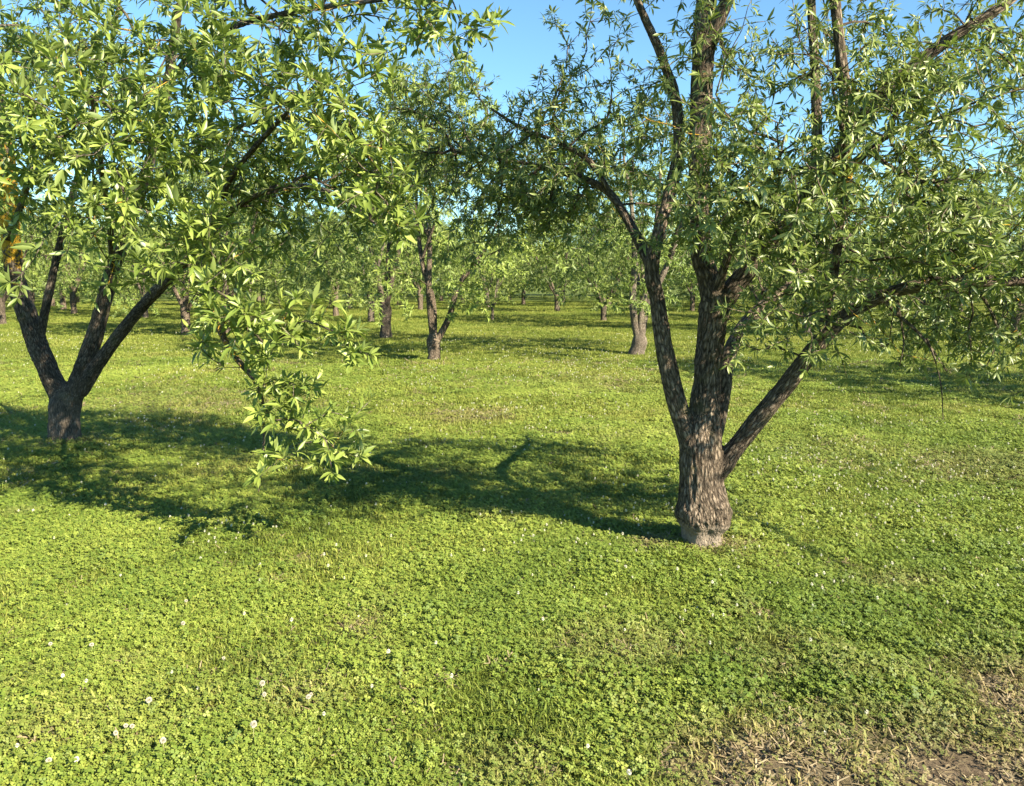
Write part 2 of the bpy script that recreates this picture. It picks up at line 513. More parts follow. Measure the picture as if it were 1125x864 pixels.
def ground_sheet():
    def axis(lo, hi, fine_lo, fine_hi, step):
        a = list(np.arange(fine_lo, fine_hi + 1e-6, step)); s = step
        v = fine_hi
        while v < hi: s *= 1.18; v += s; a.append(min(v, hi))
        v = fine_lo; s = step
        while v > lo: s *= 1.18; v -= s; a.insert(0, max(v, lo))
        return np.array(a)
    xs = axis(-600, 600, -8, 8, 0.07); ys = axis(-60, 900, 0.0, 13, 0.07)
    X, Y = np.meshgrid(xs, ys); x, y = X.ravel(), Y.ravel()
    z = hgt(x, y) * (np.hypot(x, y) < 120)
    nx = len(xs); i = (np.arange(len(ys) - 1)[:, None] * nx + np.arange(nx - 1)[None]).ravel()
    q = np.stack([i, i + 1, i + nx + 1, i + nx], 1)
    m, nt, nd, L = new_mat('turf_soil')
    geo = N(nt, 'ShaderNodeNewGeometry')
    n1 = N(nt, 'ShaderNodeTexNoise', i_Scale=0.55, i_Detail=4.0); L.new(geo.outputs['Position'], n1.inputs['Vector'])
    n2 = N(nt, 'ShaderNodeTexNoise', i_Scale=28.0, i_Detail=6.0, i_Roughness=0.7); L.new(geo.outputs['Position'], n2.inputs['Vector'])
    g = ramp(nt, [(0.3, (0.072, 0.098, 0.020)), (0.7, (0.125, 0.155, 0.034))]); L.new(n1.outputs['Fac'], g.inputs['Fac'])
    s = ramp(nt, [(0.3, (0.055, 0.040, 0.026)), (0.7, (0.16, 0.122, 0.082))]); L.new(n2.outputs['Fac'], s.inputs['Fac'])
    sp_ = ramp(nt, [(0.35, (0.55, 0.55, 0.5)), (0.65, (1.2, 1.2, 1.1))]); L.new(n2.outputs['Fac'], sp_.inputs['Fac'])
    gc = mixc(nt, 1.0, g.outputs['Color'], sp_.outputs['Color'], 'MULTIPLY')
    c = mixc(nt, attr(nt, 'dry').outputs['Fac'], gc, s.outputs['Color'])
    p = N(nt, 'ShaderNodeBsdfPrincipled', i_Roughness=0.95); p.inputs['Specular IOR Level'].default_value = 0.1
    L.new(c, p.inputs['Base Color'])
    b = N(nt, 'ShaderNodeBump', i_Strength=0.8, i_Distance=0.02); L.new(n2.outputs['Fac'], b.inputs['Height']); L.new(b.outputs[0], p.inputs['Normal'])
    out = N(nt, 'ShaderNodeOutputMaterial'); L.new(p.outputs[0], out.inputs[0])
    dry = np.where(np.hypot(x, y) < 40, dryness(x, y), 0)
    o = build('ground', np.stack([x, y, z], 1), [q], m, None, {'dry': dry}); o['kind'] = 'structure'
    return o
ground_sheet()

# ---- turf: clover and grass as stuff, instanced on points
def turf_material(name, cols, drycol, trans=0.3):
    m, nt, nd, L = new_mat(name)
    t = attr(nt, 'tint').outputs['Fac']
    tone = attr(nt, 'tone', 'INSTANCER').outputs['Fac']; dry = attr(nt, 'dry', 'INSTANCER').outputs['Fac']
    v = math_(nt, 'ADD', math_(nt, 'MULTIPLY', t, 0.55), math_(nt, 'MULTIPLY', tone, 0.6), True)
    r = ramp(nt, [(0.0, cols[0]), (0.5, cols[1]), (1.0, cols[2])]); L.new(v, r.inputs['Fac'])
    dm = math_(nt, 'MULTIPLY', dry, math_(nt, 'ADD', 0.35, math_(nt, 'MULTIPLY', t, 0.8)), True)
    c = mixc(nt, dm, r.outputs['Color'], drycol)
    p = N(nt, 'ShaderNodeBsdfPrincipled', i_Roughness=0.55); p.inputs['Specular IOR Level'].default_value = 0.3
    L.new(c, p.inputs['Base Color'])
    tr = N(nt, 'ShaderNodeBsdfTranslucent'); L.new(c, tr.inputs['Color'])
    mx = N(nt, 'ShaderNodeMixShader'); mx.inputs[0].default_value = trans
    L.new(p.outputs[0], mx.inputs[1]); L.new(tr.outputs[0], mx.inputs[2])
    out = N(nt, 'ShaderNodeOutputMaterial'); L.new(mx.outputs[0], out.inputs[0])
    return m

M_CLOVER = turf_material('clover_leaf', [(0.068, 0.118, 0.018), (0.145, 0.203, 0.030), (0.262, 0.308, 0.055)], (0.20, 0.165, 0.075))
M_GRASS = turf_material('grass_blade', [(0.080, 0.122, 0.019), (0.165, 0.212, 0.030), (0.310, 0.322, 0.070)], (0.36, 0.28, 0.13))
M_STRAW = turf_material('dead_grass', [(0.11, 0.08, 0.045), (0.20, 0.155, 0.085), (0.34, 0.275, 0.17)], (0.34, 0.25, 0.15), trans=0.1)

def clover_src(rng, rad=0.075, n=48):
    V, F4, T = [], [], []
    k = 0
    for _ in range(n):
        r = rad * math.sqrt(rng.random()); a = rng.uniform(0, 6.28)
        c = np.array([r * math.cos(a), r * math.sin(a), rng.uniform(0.008, 0.034)])
        tilt = rng.normal(0, 0.36, 2) + SUN_AZ * .45; nrm = np.array([tilt[0], tilt[1], 1.0]); nrm /= np.linalg.norm(nrm)
        u = np.cross(nrm, [0.3, 1, 0.1]); u /= np.linalg.norm(u); v = np.cross(nrm, u)
        s = rng.uniform(0.0050, 0.0098); ph = rng.uniform(0, 6.28); tt = rng.random()
        for j in range(3):
            q = ph + j * 2.094
            d = u * math.cos(q) + v * math.sin(q); e = np.cross(nrm, d)
            V += [c, c + d * s * .6 + e * s * .48 + nrm * s * .16, c + d * s * 1.12, c + d * s * .6 - e * s * .48 + nrm * s * .16]
            F4.append([k, k + 1, k + 2, k + 3]); T += [min(1, max(0, tt + rng.normal(0, .08)))] * 4; k += 4
    return np.array(V), [np.array(F4)], np.array(T)

def grass_src(rng, rad=0.07, n=50, h=(0.014, 0.046), lean=0.85, w=0.0026):
    V, F4, F3, T = [], [], [], []
    k = 0
    for _ in range(n):
        r = rad * math.sqrt(rng.random()); a = rng.uniform(0, 6.28); p = np.array([r * math.cos(a), r * math.sin(a), -0.004])
        H = rng.uniform(*h); az = rng.uniform(0, 6.28); ln = abs(rng.normal(0, lean)); d = np.array([math.cos(az), math.sin(az), 0]); e = np.array([-d[1], d[0], 0]) * w * rng.uniform(.6, 1.4)
        m = p + d * H * ln * .35 + np.array([0, 0, H * .6]); t = p + d * H * ln * 1.1 + np.array([0, 0, H * max(.15, 1 - .35 * ln)])
        V += [p - e, p + e, m + e * .8, m - e * .8, t]; F4.append([k, k + 1, k + 2, k + 3]); F3.append([k + 3, k + 2, k + 4]); T += [rng.random()] * 5; k += 5
    return np.array(V), [np.array(F4), np.array(F3)], np.array(T)

def straw_src(rng, rad=0.08, n=40):
    V, F4, T = [], [], []
    for k in range(n):
        r = rad * math.sqrt(rng.random()); a = rng.uniform(0, 6.28); p = np.array([r * math.cos(a), r * math.sin(a), rng.uniform(.003, .014)])
        az = rng.uniform(0, 6.28); l = rng.uniform(.012, .05); d = np.array([math.cos(az), math.sin(az), rng.normal(0, .22)]) * l; e = np.array([-math.sin(az), math.cos(az), rng.normal(0, .3)]) * rng.uniform(.0012, .0035)
        V += [p - e, p + e, p + d + e * .6, p + d - e * .6]; F4.append([4 * k, 4 * k + 1, 4 * k + 2, 4 * k + 3]); T += [rng.random()] * 4
    return np.array(V), [np.array(F4)], np.array(T)

def flower_src(rng):
    """a white clover head: tight ball of small florets on a stalk"""
    V, F4, T = [], [], []; k = 0
    c = np.array([0, 0, 0.058])
    for j in range(34):
        z = 1 - 1.75 * (j + .5) / 34; ph = j * 2.4; q = math.sqrt(max(0, 1 - z * z)); d = np.array([q * math.cos(ph), q * math.sin(ph), z])
        e = np.cross(d, [.2, .3, 1]); e /= np.linalg.norm(e); f = np.cross(d, e); r = .0085
        V += [c + d * r * .3, c + d * r * .8 + e * .0022, c + d * r * 1.15 + f * .0006, c + d * r * .8 - e * .0022]; F4.append([k, k + 1, k + 2, k + 3]); T += [.6 + .4 * rng.random()] * 4; k += 4
    for s in range(3):
        a = s * 2.094; x = np.array([math.cos(a), math.sin(a), 0]) * .0009; x2 = np.array([math.cos(a + 2.094), math.sin(a + 2.094), 0]) * .0009
        V += [x, x2, x2 + c, x + c]; F4.append([k, k + 1, k + 2, k + 3]); T += [0.0] * 4; k += 4
    return np.array(V), [np.array(F4)], np.array(T)

def m_flower():
    m, nt, nd, L = new_mat('white_floret')
    r = ramp(nt, [(0.0, (0.14, 0.22, 0.04)), (0.35, (0.55, 0.55, 0.40)), (1.0, (0.72, 0.69, 0.58))]); L.new(attr(nt, 'tint').outputs['Fac'], r.inputs['Fac'])
    p = N(nt, 'ShaderNodeBsdfPrincipled', i_Roughness=0.8); L.new(r.outputs['Color'], p.inputs['Base Color'])
    out = N(nt, 'ShaderNodeOutputMaterial'); L.new(p.outputs[0], out.inputs[0]); return m
M_FLOWER = m_flower()

def scatter(name, label, cat, sources, x, y, sc, tone, dry, seed):
    rng = np.random.default_rng(seed)
    coll = bpy.data.collections.new(name + '_sources')
    for s in sources: coll.objects.link(s)
    n = len(x)
    me = bpy.data.meshes.new(name); me.vertices.add(n)
    me.vertices.foreach_set('co', np.stack([x, y, hgt(x, y)], 1).astype(np.float32).ravel())
    def fa(k, v):
        a = me.attributes.new(k, 'FLOAT', 'POINT'); a.data.foreach_set('value', np.asarray(v, np.float32))
    fa('tone', tone); fa('dry', dry); fa('size', sc)
    a = me.attributes.new('spin', 'FLOAT_VECTOR', 'POINT'); a.data.foreach_set('vector', np.stack([rng.normal(0, .1, n), rng.normal(0, .1, n), rng.uniform(-.9, .9, n)], 1).astype(np.float32).ravel())
    a = me.attributes.new('pick', 'INT', 'POINT'); a.data.foreach_set('value', rng.integers(0, len(sources), n).astype(np.int32))
    o = bpy.data.objects.new(name, me); COL.objects.link(o)
    ng = bpy.data.node_groups.new(name, 'GeometryNodeTree')
    ng.interface.new_socket('Geometry', in_out='INPUT', socket_type='NodeSocketGeometry'); ng.interface.new_socket('Geometry', in_out='OUTPUT', socket_type='NodeSocketGeometry')
    gi = ng.nodes.new('NodeGroupInput'); go = ng.nodes.new('NodeGroupOutput')
    iop = ng.nodes.new('GeometryNodeInstanceOnPoints'); ci = ng.nodes.new('GeometryNodeCollectionInfo')
    ci.inputs['Collection'].default_value = coll; ci.inputs['Separate Children'].default_value = True; ci.inputs['Reset Children'].default_value = True
    def named(nm, t):
        q = ng.nodes.new('GeometryNodeInputNamedAttribute'); q.data_type = t; q.inputs['Name'].default_value = nm; return q.outputs['Attribute']
    iop.inputs['Pick Instance'].default_value = True
    ng.links.new(gi.outputs[0], iop.inputs['Points']); ng.links.new(ci.outputs[0], iop.inputs['Instance'])
    ng.links.new(named('pick', 'INT'), iop.inputs['Instance Index'])
    e2r = ng.nodes.new('FunctionNodeEulerToRotation'); ng.links.new(named('spin', 'FLOAT_VECTOR'), e2r.inputs[0]); ng.links.new(e2r.outputs[0], iop.inputs['Rotation'])
    ng.links.new(named('size', 'FLOAT'), iop.inputs['Scale']); ng.links.new(iop.outputs[0], go.inputs[0])
    md = o.modifiers.new('scatter', 'NODES'); md.node_group = ng
    o['kind'] = 'stuff'; o['label'] = label; o['category'] = cat
    return o

def field(rho0, y0, y1, fall, rng, knee=4.5, margin=1.0, slope=0.72):
    """random points in the part of the field in front of the camera, thinning out with distance"""
    out = []
    edges = np.geomspace(y0, y1, 26)
    for a, b in zip(edges[:-1], edges[1:]):
        ym = .5 * (a + b); rho = rho0 * min(1, (knee / ym)) ** fall
        w = slope * b + margin; n = int(rho * 2 * w * (b - a))
        out.append(np.stack([rng.uniform(-w, w, n), rng.uniform(a, b, n)], 1))
    p = np.concatenate(out); return p[:, 0], p[:, 1]

def turf():
    rng = np.random.default_rng(21)
    def src(fn, mat, nm, k, *a, **kw):
        res = []
        for i in range(k):
            V, Fc, T = fn(rng, *a, **kw); res.append(build(nm, V, Fc, mat, None, {'tint': T}, smooth_on=False, link=False))
        return res
    x, y = field(540, 1.3, 60, 1.12, rng)
    dry = dryness(x, y)
    cl = fbm2(x, y, 1.1, 3, 6.2) + 0.25 * (fbm2(x, y, 5.0, 2, 2.2) - .5)
    isclover = (rng.random(len(x)) < np.clip(.60 + 2.4 * (cl - .5) - .05 * np.maximum(0, y - 4.5), .08, .9)) & (y < 16)
    keep = rng.random(len(x)) > dry * 0.97
    grow_ = (np.maximum(1, y / 4.5)) ** 0.32
    tone = np.clip(0.52 + 1.3 * (fbm2(x, y, 0.7, 3, 8.8) - .5) + 0.7 * (fbm2(x, y, 3.0, 2, 5.5) - .5) + rng.normal(0, .16, len(x)), 0, 1)
    for cx, cy, r, wq in ((*px_g(865, 765), .34, .45), (*px_g(985, 800), .2, .4), (*px_g(520, 640), .5, .25), (*px_g(640, 590), .5, .3), (*px_g(60, 640), .6, .25), (*px_g(560, 800), .22, .4), (*px_g(330, 730), .25, .35), (*px_g(960, 690), .4, .3)):
        tone = np.clip(tone - wq * np.exp(-((x - cx) ** 2 + (y - cy) ** 2) / r ** 2), 0, 1)
    tall = 0.55 + 0.95 * fbm2(x, y, 2.2, 3, 7.7) + np.where(rng.random(len(x)) < .04, .45, 0)
    m = keep & isclover
    scatter('clover', 'bright green clover leaves matted through the sunlit lawn', 'clover', src(clover_src, M_CLOVER, 'clover_patch', 4), x[m], y[m], (grow_ * tall * rng.uniform(.8, 1.2, len(x)))[m], tone[m], dry[m], 1)
    m = keep & (~isclover | (rng.random(len(x)) < 0.30))
    scatter('grass', 'short yellow green grass covering the orchard floor', 'grass', src(grass_src, M_GRASS, 'grass_tuft', 4), x[m], y[m], (grow_ * tall * rng.uniform(.7, 1.1, len(x)))[m], tone[m], dry[m], 2)
    x, y = field(150, 1.3, 16, 1.2, rng); dry = dryness(x, y)
    m = rng.random(len(x)) < 0.10 + dry * 1.2
    scatter('dead_grass', 'straw coloured dead grass and litter on bare patches', 'dead grass', src(straw_src, M_STRAW, 'straw', 3), x[m], y[m], (np.maximum(1, y / 4.5) ** .6)[m], rng.random(m.sum()), np.zeros(m.sum()), 3)
    def weed_src(rng):
        V, F4, T = [], [], []; k = 0
        for j in range(9):
            a = j * 2.4 + rng.normal(0, .3); l = rng.uniform(.035, .07); d = np.array([math.cos(a), math.sin(a), 0]); e = np.array([-d[1], d[0], 0]); lift = rng.uniform(.25, .8); tt = rng.random() * .6
            w0 = l * .13; pr = None
            for t, wf in ((.05, .25), (.35, .7), (.55, 1.15), (.72, .8), (.88, .95), (1.0, .15)):
                c = d * l * t + np.array([0, 0, .006 + l * lift * t * (1.15 - .75 * t)])
                V += [c - e * w0 * wf + np.array([0, 0, .002]), c + e * w0 * wf + np.array([0, 0, .002])]; T += [tt] * 2
                if pr is not None: F4.append([pr, pr + 1, k + 1, k])
                pr = k; k += 2
        return np.array(V), [np.array(F4)], np.array(T)
    x, y = field(16, 1.4, 14, 0.9, rng); m = rng.random(len(x)) < .25 + .9 * smooth(.5, .65, fbm2(x, y, .9, 2, 15.0))
    scatter('weeds', 'flat rosettes of toothed weed leaves among the clover', 'weeds', src(weed_src, M_CLOVER, 'weed_rosette', 3), x[m], y[m], rng.uniform(.6, 1.1, m.sum()), rng.uniform(0, .35, m.sum()), np.zeros(m.sum()), 6)
    # white clover flower heads
    x, y = field(110, 1.4, 24, 0.9, rng)
    dens = 0.05 + smooth(.54, .70, fbm2(x, y, .8, 3, 11.1)) * 0.35
    for cx, cy, r, w in ((*px_g(960, 530), 1.3, 1.0), (*px_g(860, 510), 0.9, .9), (*px_g(640, 585), .55, .8), (*px_g(240, 582), .3, 1.6), (*px_g(1090, 560), .8, .7), (*px_g(130, 800), .5, .25), (*px_g(310, 760), .4, .25), (*px_g(640, 400), 3.0, .5)):
        dens = np.maximum(dens, w * np.exp(-((x - cx) ** 2 + (y - cy) ** 2) / r ** 2))
    dens = np.where(y < 3.4, dens * 0.45, dens)
    m = rng.random(len(x)) < dens
    scatter('clover_flowers', 'small white clover flower heads dotted over the lawn', 'clover flowers', src(flower_src, M_FLOWER, 'flower_head', 2), x[m], y[m], (np.maximum(1, y / 5.0) ** .42 * rng.uniform(.5, 1.05, len(x)))[m], rng.random(m.sum()), np.zeros(m.sum()), 4)
turf()

# ================================================================== main tree (right of centre)
def thin_tips(tb, limbs, voxel, lichen=0.0):
    """the ends of limbs too fine for the solid wood go on as twigs"""
    for P in limbs:
        k = np.where(P[:, 3] < voxel * 1.25)[0]
        if len(k) and len(P) - k[0] > 2:
            Q = P[max(0, k[0] - 3):]; tb.add(Q[:, :3], Q[:, 3] * 1.02, 7, lichen=lichen)

def main_tree():
    rng = np.random.default_rng(3)
    bx, by = T1B; z0 = h1(bx, by)
    root = thing('almond_tree', 'big almond tree right of centre, swollen graft collar above a pale trunk base', 'almond tree', (bx, by, z0))
    Y = by
    L = {}
    L['trunk'] = px_line([(773, 617, Y, .185), (772, 606, Y, .146), (771, 594, Y, .122), (771, 582, Y, .124), (773, 573, Y, .170), (773, 563, Y, .186), (772, 550, Y, .162), (770, 530, Y, .140), (770, 505, Y, .136), (771, 485, Y, .128), (773, 462, Y, .102), (776, 430, Y, .090), (778, 400, Y, .088), (782, 365, Y, .092), (786, 340, Y, .095), (788, 325, Y, .085)])
    A0 = [(764, 500, Y, .085), (752, 468, Y - .02, .066), (742, 436, Y - .04, .058), (734, 403, Y - .05, .056), (728, 370, Y - .05, .051), (722, 330, Y - .05, .048), (716, 295, Y - .05, .046)]
    L['A'] = px_line(A0 + [(725, 250, Y, .038), (735, 215, Y + .05, .036), (746, 165, Y + .1, .033), (742, 110, Y + .1, .030), (726, 60, Y + .1, .027), (702, 5, Y + .1, .024), (680, -60, Y + .1, .018)])
    L['A1'] = px_line([(717, 300, Y - .05, .036), (702, 265, Y + .1, .034), (686, 236, Y + .25, .030), (668, 211, Y + .4, .027), (640, 196, Y + .6, .023), (610, 188, Y + .8, .020), (580, 180, Y + 1.0, .016), (550, 176, Y + 1.15, .013), (515, 165, Y + 1.3, .010)])
    L['A2'] = px_line([(672, 216, Y + .38, .022), (648, 178, Y + .4, .019), (612, 156, Y + .5, .016), (575, 142, Y + .6, .012), (540, 120, Y + .7, .009)])
    L['B1'] = px_line([(787, 345, Y, .075), (778, 305, Y, .066), (771, 280, Y, .062), (768, 225, Y, .060), (769, 150, Y, .060), (771, 85, Y, .060), (774, 25, Y, .058), (777, -40, Y, .050), (770, -130, Y, .035), (765, -220, Y - .1, .02)])
    L['B1b'] = px_line([(773, 60, Y, .045), (787, 28, Y - .05, .040), (802, -8, Y - .1, .036), (830, -80, Y - .25, .028), (850, -170, Y - .4, .018)])
    L['B2'] = px_line([(788, 340, Y, .075), (806, 316, Y - .02, .060), (824, 294, Y - .05, .056), (846, 263, Y - .1, .052), (872, 233, Y - .15, .050), (902, 198, Y - .2, .048), (936, 150, Y - .28, .046), (965, 108, Y - .33, .044), (1000, 76, Y - .38, .036), (1045, 42, Y - .42, .030), (1100, 8, Y - .48, .024), (1160, -40, Y - .5, .016)])
    L['B3'] = px_line([(786, 328, Y - .03, .034), (799, 283, Y - .15, .026), (812, 252, Y - .22, .023), (826, 228, Y - .28, .019), (850, 192, Y - .35, .014), (862, 150, Y - .4, .010)])
    L['E1'] = px_line([(888, 214, Y - .18, .034), (897, 170, Y - .1, .030), (896, 90, Y - .02, .028), (892, 20, Y + .05, .026), (888, -70, Y + .1, .018)])
    L['E2'] = px_line([(935, 152, Y - .28, .036), (929, 110, Y - .28, .033), (925, 70, Y - .27, .032), (917, 0, Y - .25, .030), (905, -90, Y - .2, .020)])
    L['C'] = px_line([(785, 520, Y, .075), (808, 492, Y - .05, .058), (832, 462, Y - .12, .055), (858, 430, Y - .18, .052), (880, 402, Y - .24, .050), (897, 380, Y - .27, .050), (912, 362, Y - .29, .047), (932, 345, Y - .3, .044), (962, 328, Y - .32, .040), (1000, 316, Y - .35, .037), (1060, 309, Y - .38, .031), (1125, 309, Y - .4, .026), (1190, 303, Y - .5, .024)] )
    ext = np.array([[*L['C'][-1][:3], .024], [3.35, 3.95, 1.62, .023], [3.75, 3.45, 1.80, .021], [4.10, 2.75, 2.0, .018], [4.45, 2.3, 2.2, .014], [4.8, 1.9, 2.5, .009]]); ext[0, :3] = L['C'][-3][:3]  # unseen extension of the right limb, added to cast a shade streak
    L['C5'] = resample(ext, .05)
    L['C6'] = resample(np.array([[3.75, 3.45, 1.80, .015], [3.85, 2.95, 1.72, .014], [4.2, 2.35, 1.85, .011], [4.5, 1.95, 2.0, .006]]), .05)  # unseen side branch, added to cast a second streak beside it
    L['C2'] = px_line([(902, 376, Y - .27, .036), (908, 342, Y - .22, .030), (913, 318, Y - .2, .028), (918, 288, Y - .18, .027), (923, 250, Y - .2, .026), (928, 215, Y - .25, .026), (931, 185, Y - .3, .027), (925, 140, Y - .4, .018), (915, 100, Y - .5, .012)])
    L['C3'] = px_line([(930, 190, Y - .3, .022), (942, 178, Y - .36, .019), (955, 166, Y - .42, .015), (985, 140, Y - .55, .010)])
    L['D'] = px_line([(776, 500, Y + .05, .07), (789, 465, Y + .16, .050), (796, 425, Y + .25, .044), (802, 385, Y + .35, .042), (822, 350, Y + .6, .036), (860, 320, Y + .9, .030), (905, 285, Y + 1.2, .022), (950, 240, Y + 1.4, .014)])
    keys = list(L)
    for k in keys: L[k][:, 3] *= .91
    off = np.array([bx, by, z0, 0])
    limbs = [L[k] - off for k in keys]
    names = ['trunk'] + ['limb'] * (len(keys) - 1)
    def pale(V): return 1 - smooth(0.115, 0.16, V[:, 2] + 0.03 * (fbm(V * 14, 2) - .5))
    knobs = [(at(797, 512, Y - .06) - off[:3], .055, .035), (at(789, 330, Y - .1) - off[:3], .06, .022), (at(757, 470, Y - .08) - off[:3], .05, .018), (at(790, 556, Y - .12) - off[:3], .06, .03), (at(750, 560, Y - .1) - off[:3], .05, .022), (at(731, 388, Y - .1) - off[:3], .035, .014), (at(845, 448, Y - .2) - off[:3], .04, .014)]
    def flutes(V):
        kb = sum(h * np.exp(-np.sum((V - c) ** 2, 1) / r ** 2) for c, r, h in knobs)
        a = np.arctan2(V[:, 1], V[:, 0]); f = 1 - smooth(0.12, 0.2, V[:, 2])
        return kb + f * (0.018 * np.abs(np.sin(a * 2.5 + .75)) - 0.012)
    yl = at(934, 182, Y - .3) - off[:3]
    kC2, kC3 = keys.index('C2'), keys.index('C3')
    def lichen(V, lid):
        d = np.linalg.norm(V - yl, axis=1)
        a = 1.3 * np.exp(-(d / .09) ** 2)
        return np.maximum(a, 0.10 * smooth(1.4, 2.4, V[:, 2]))
    parts = wood_solid(root, limbs, names, 0.0085, BARK, rng, pale, lichen, 1.0, flutes)
    # crown points
    S = []
    def b(*a): S.append(blob(*a[:6], int(a[6] * (.95 if a[1] < -50 else 1.35)), rng))
    b(845, 190, Y - .75, 105, 100, .5, 320); b(790, 200, Y - .6, 50, 70, .25, 50); b(770, 120, Y - .55, 70, 70, .35, 70); b(900, 250, Y - .65, 75, 60, .4, 130)
    b(1010, 200, Y - .5, 95, 90, .6, 230); b(1075, 110, Y - .4, 80, 80, .6, 150); b(1060, 260, Y - .2, 90, 60, .6, 190); b(1040, 240, Y - .7, 90, 40, .3, 110); b(1240, 230, Y - .9, 80, 80, .5, 160); b(960, 110, Y - .8, 90, 60, .3, 160); b(1000, 60, Y - .85, 70, 40, .25, 70)  # includes an out-of-frame clump at right, added to shade the right limb
    b(862, 352, Y - .55, 38, 45, .18, 40); b(890, 320, Y - .5, 34, 26, .25, 30); b(897, 390, Y - .5, 14, 12, .08, 7); b(835, 345, Y - .35, 30, 34, .2, 20)
    b(1045, 358, Y - .15, 80, 26, .30, 110); b(1110, 345, Y - .2, 50, 30, .4, 60); b(1080, 285, Y - .1, 70, 14, .3, 50)
    b(960, 40, Y - .2, 130, 70, .8, 150); b(840, 60, Y - .1, 90, 70, .6, 80); b(1080, 20, Y, 100, 70, .9, 110)
    b(650, 130, Y + .5, 90, 70, .6, 200); b(570, 165, Y + 1.0, 95, 60, .6, 280); b(480, 160, Y + 1.5, 80, 55, .5, 210); b(470, 100, Y + 1.4, 70, 45, .5, 130); b(590, 200, Y + .8, 110, 34, .4, 90); b(600, 130, Y + .8, 70, 45, .4, 80); b(620, 215, Y + .9, 80, 32, .5, 100)
    b(640, 30, Y + .3, 70, 50, .5, 46); b(720, 60, Y + .2, 50, 70, .5, 60); b(735, 200, Y + .6, 40, 60, .4, 40); b(540, 230, Y + 1.3, 60, 24, .4, 50)
    b(850, 300, Y + 1.0, 110, 60, .6, 120); b(960, 290, Y + 1.0, 90, 60, .6, 110)
    # above and behind the frame, for its shade
    b(780, -180, Y, 330, 120, 1.1, 330); b(640, -120, Y + .2, 150, 90, .7, 110); b(960, -120, Y - .2, 220, 90, .9, 200); b(760, -330, Y, 220, 90, .9, 150)
    b(850, -60, Y - .9, 200, 60, .4, 90); b(1190, 120, Y, 90, 130, .7, 150); b(1200, 290, Y - .3, 60, 60, .5, 70)
    def bw(x, y, z, rx, ry, rz, n):
        u = rng.normal(0, 1, (n, 3)); u /= np.linalg.norm(u, axis=1)[:, None]; u *= rng.random(n)[:, None] ** (1 / 2.4)
        S.append(np.array([x, y, z]) + u * np.array([rx, ry, rz]))
    bw(.6, 3.7, 3.9, 1.0, .7, .45, 170); bw(1.7, 3.3, 4.1, .9, .7, .5, 130); bw(.1, 4.3, 3.7, .8, .6, .35, 110); bw(2.4, 3.6, 4.4, .8, .8, .5, 120); bw(1.75, 2.75, 3.25, .55, .5, .35, 110); bw(2.5, 2.1, 3.2, .45, .4, .3, 60)
    pts = np.concatenate(S) - off[:3]
    pts = pts[(pts[:, 2] > .75) & ~((pts[:, 2] < 1.12) & (pts[:, 0] + bx < 2.1) & (pts[:, 1] + by < 4.7))]
    skip = {'trunk': 99, 'A': .9, 'C': .55, 'D': .6, 'B1': .5, 'B2': .5, 'B3': .3, 'C2': .2}
    nodes, pl = scaffold_nodes(limbs, [skip.get(k, .15) for k in keys])
    def lf(p): return 0.5 if random.random() < .05 else 0
    tb, spos, sax = branch_out(nodes, pl, pts, rng, lichen_fn=lf, rmax=.024, bf=.42)
    thin_tips(tb, limbs, .0085)
    # bare hanging twigs under the right limb
    for line in ([(968, 326, 4.35, .014), (985, 345, 4.3, .011), (1005, 362, 4.25, .009), (1024, 384, 4.25, .006), (1040, 408, 4.25, .004)],
                 [(1018, 372, 4.25, .006), (1027, 395, 4.2, .0045), (1034, 425, 4.2, .0035), (1036, 462, 4.2, .0025)],
                 [(1075, 320, 4.3, .011), (1090, 345, 4.3, .008), (1096, 372, 4.3, .005), (1084, 402, 4.3, .003)],
                 [(985, 330, 4.3, .010), (990, 355, 4.3, .007), (993, 378, 4.3, .005), (988, 402, 4.3, .003)],
                 [(920, 355, 4.4, .012), (945, 360, 4.3, .007), (952, 372, 4.25, .004)]):
        P = px_line([(x, y, Yd + (Y - 4.65), r) for x, y, Yd, r in line], .05) - off
        tb.add(P[:, :3], P[:, 3], 5)
    ti = np.clip((spos[:, 2] - 1.0) * .03, -.1, .1)
    lv = spur_leaves(spos, sax, rng, (7, 13), (.046, .080), .215, .15, (.4, 1.25), .50, ti)
    crown = leaf_mesh('crown', *lv, LEAF_MAIN, root)
    tb.build('branchwork', BARK, crown)
    print('main tree spurs', len(spos), 'leaves', len(lv[0]))
main_tree()

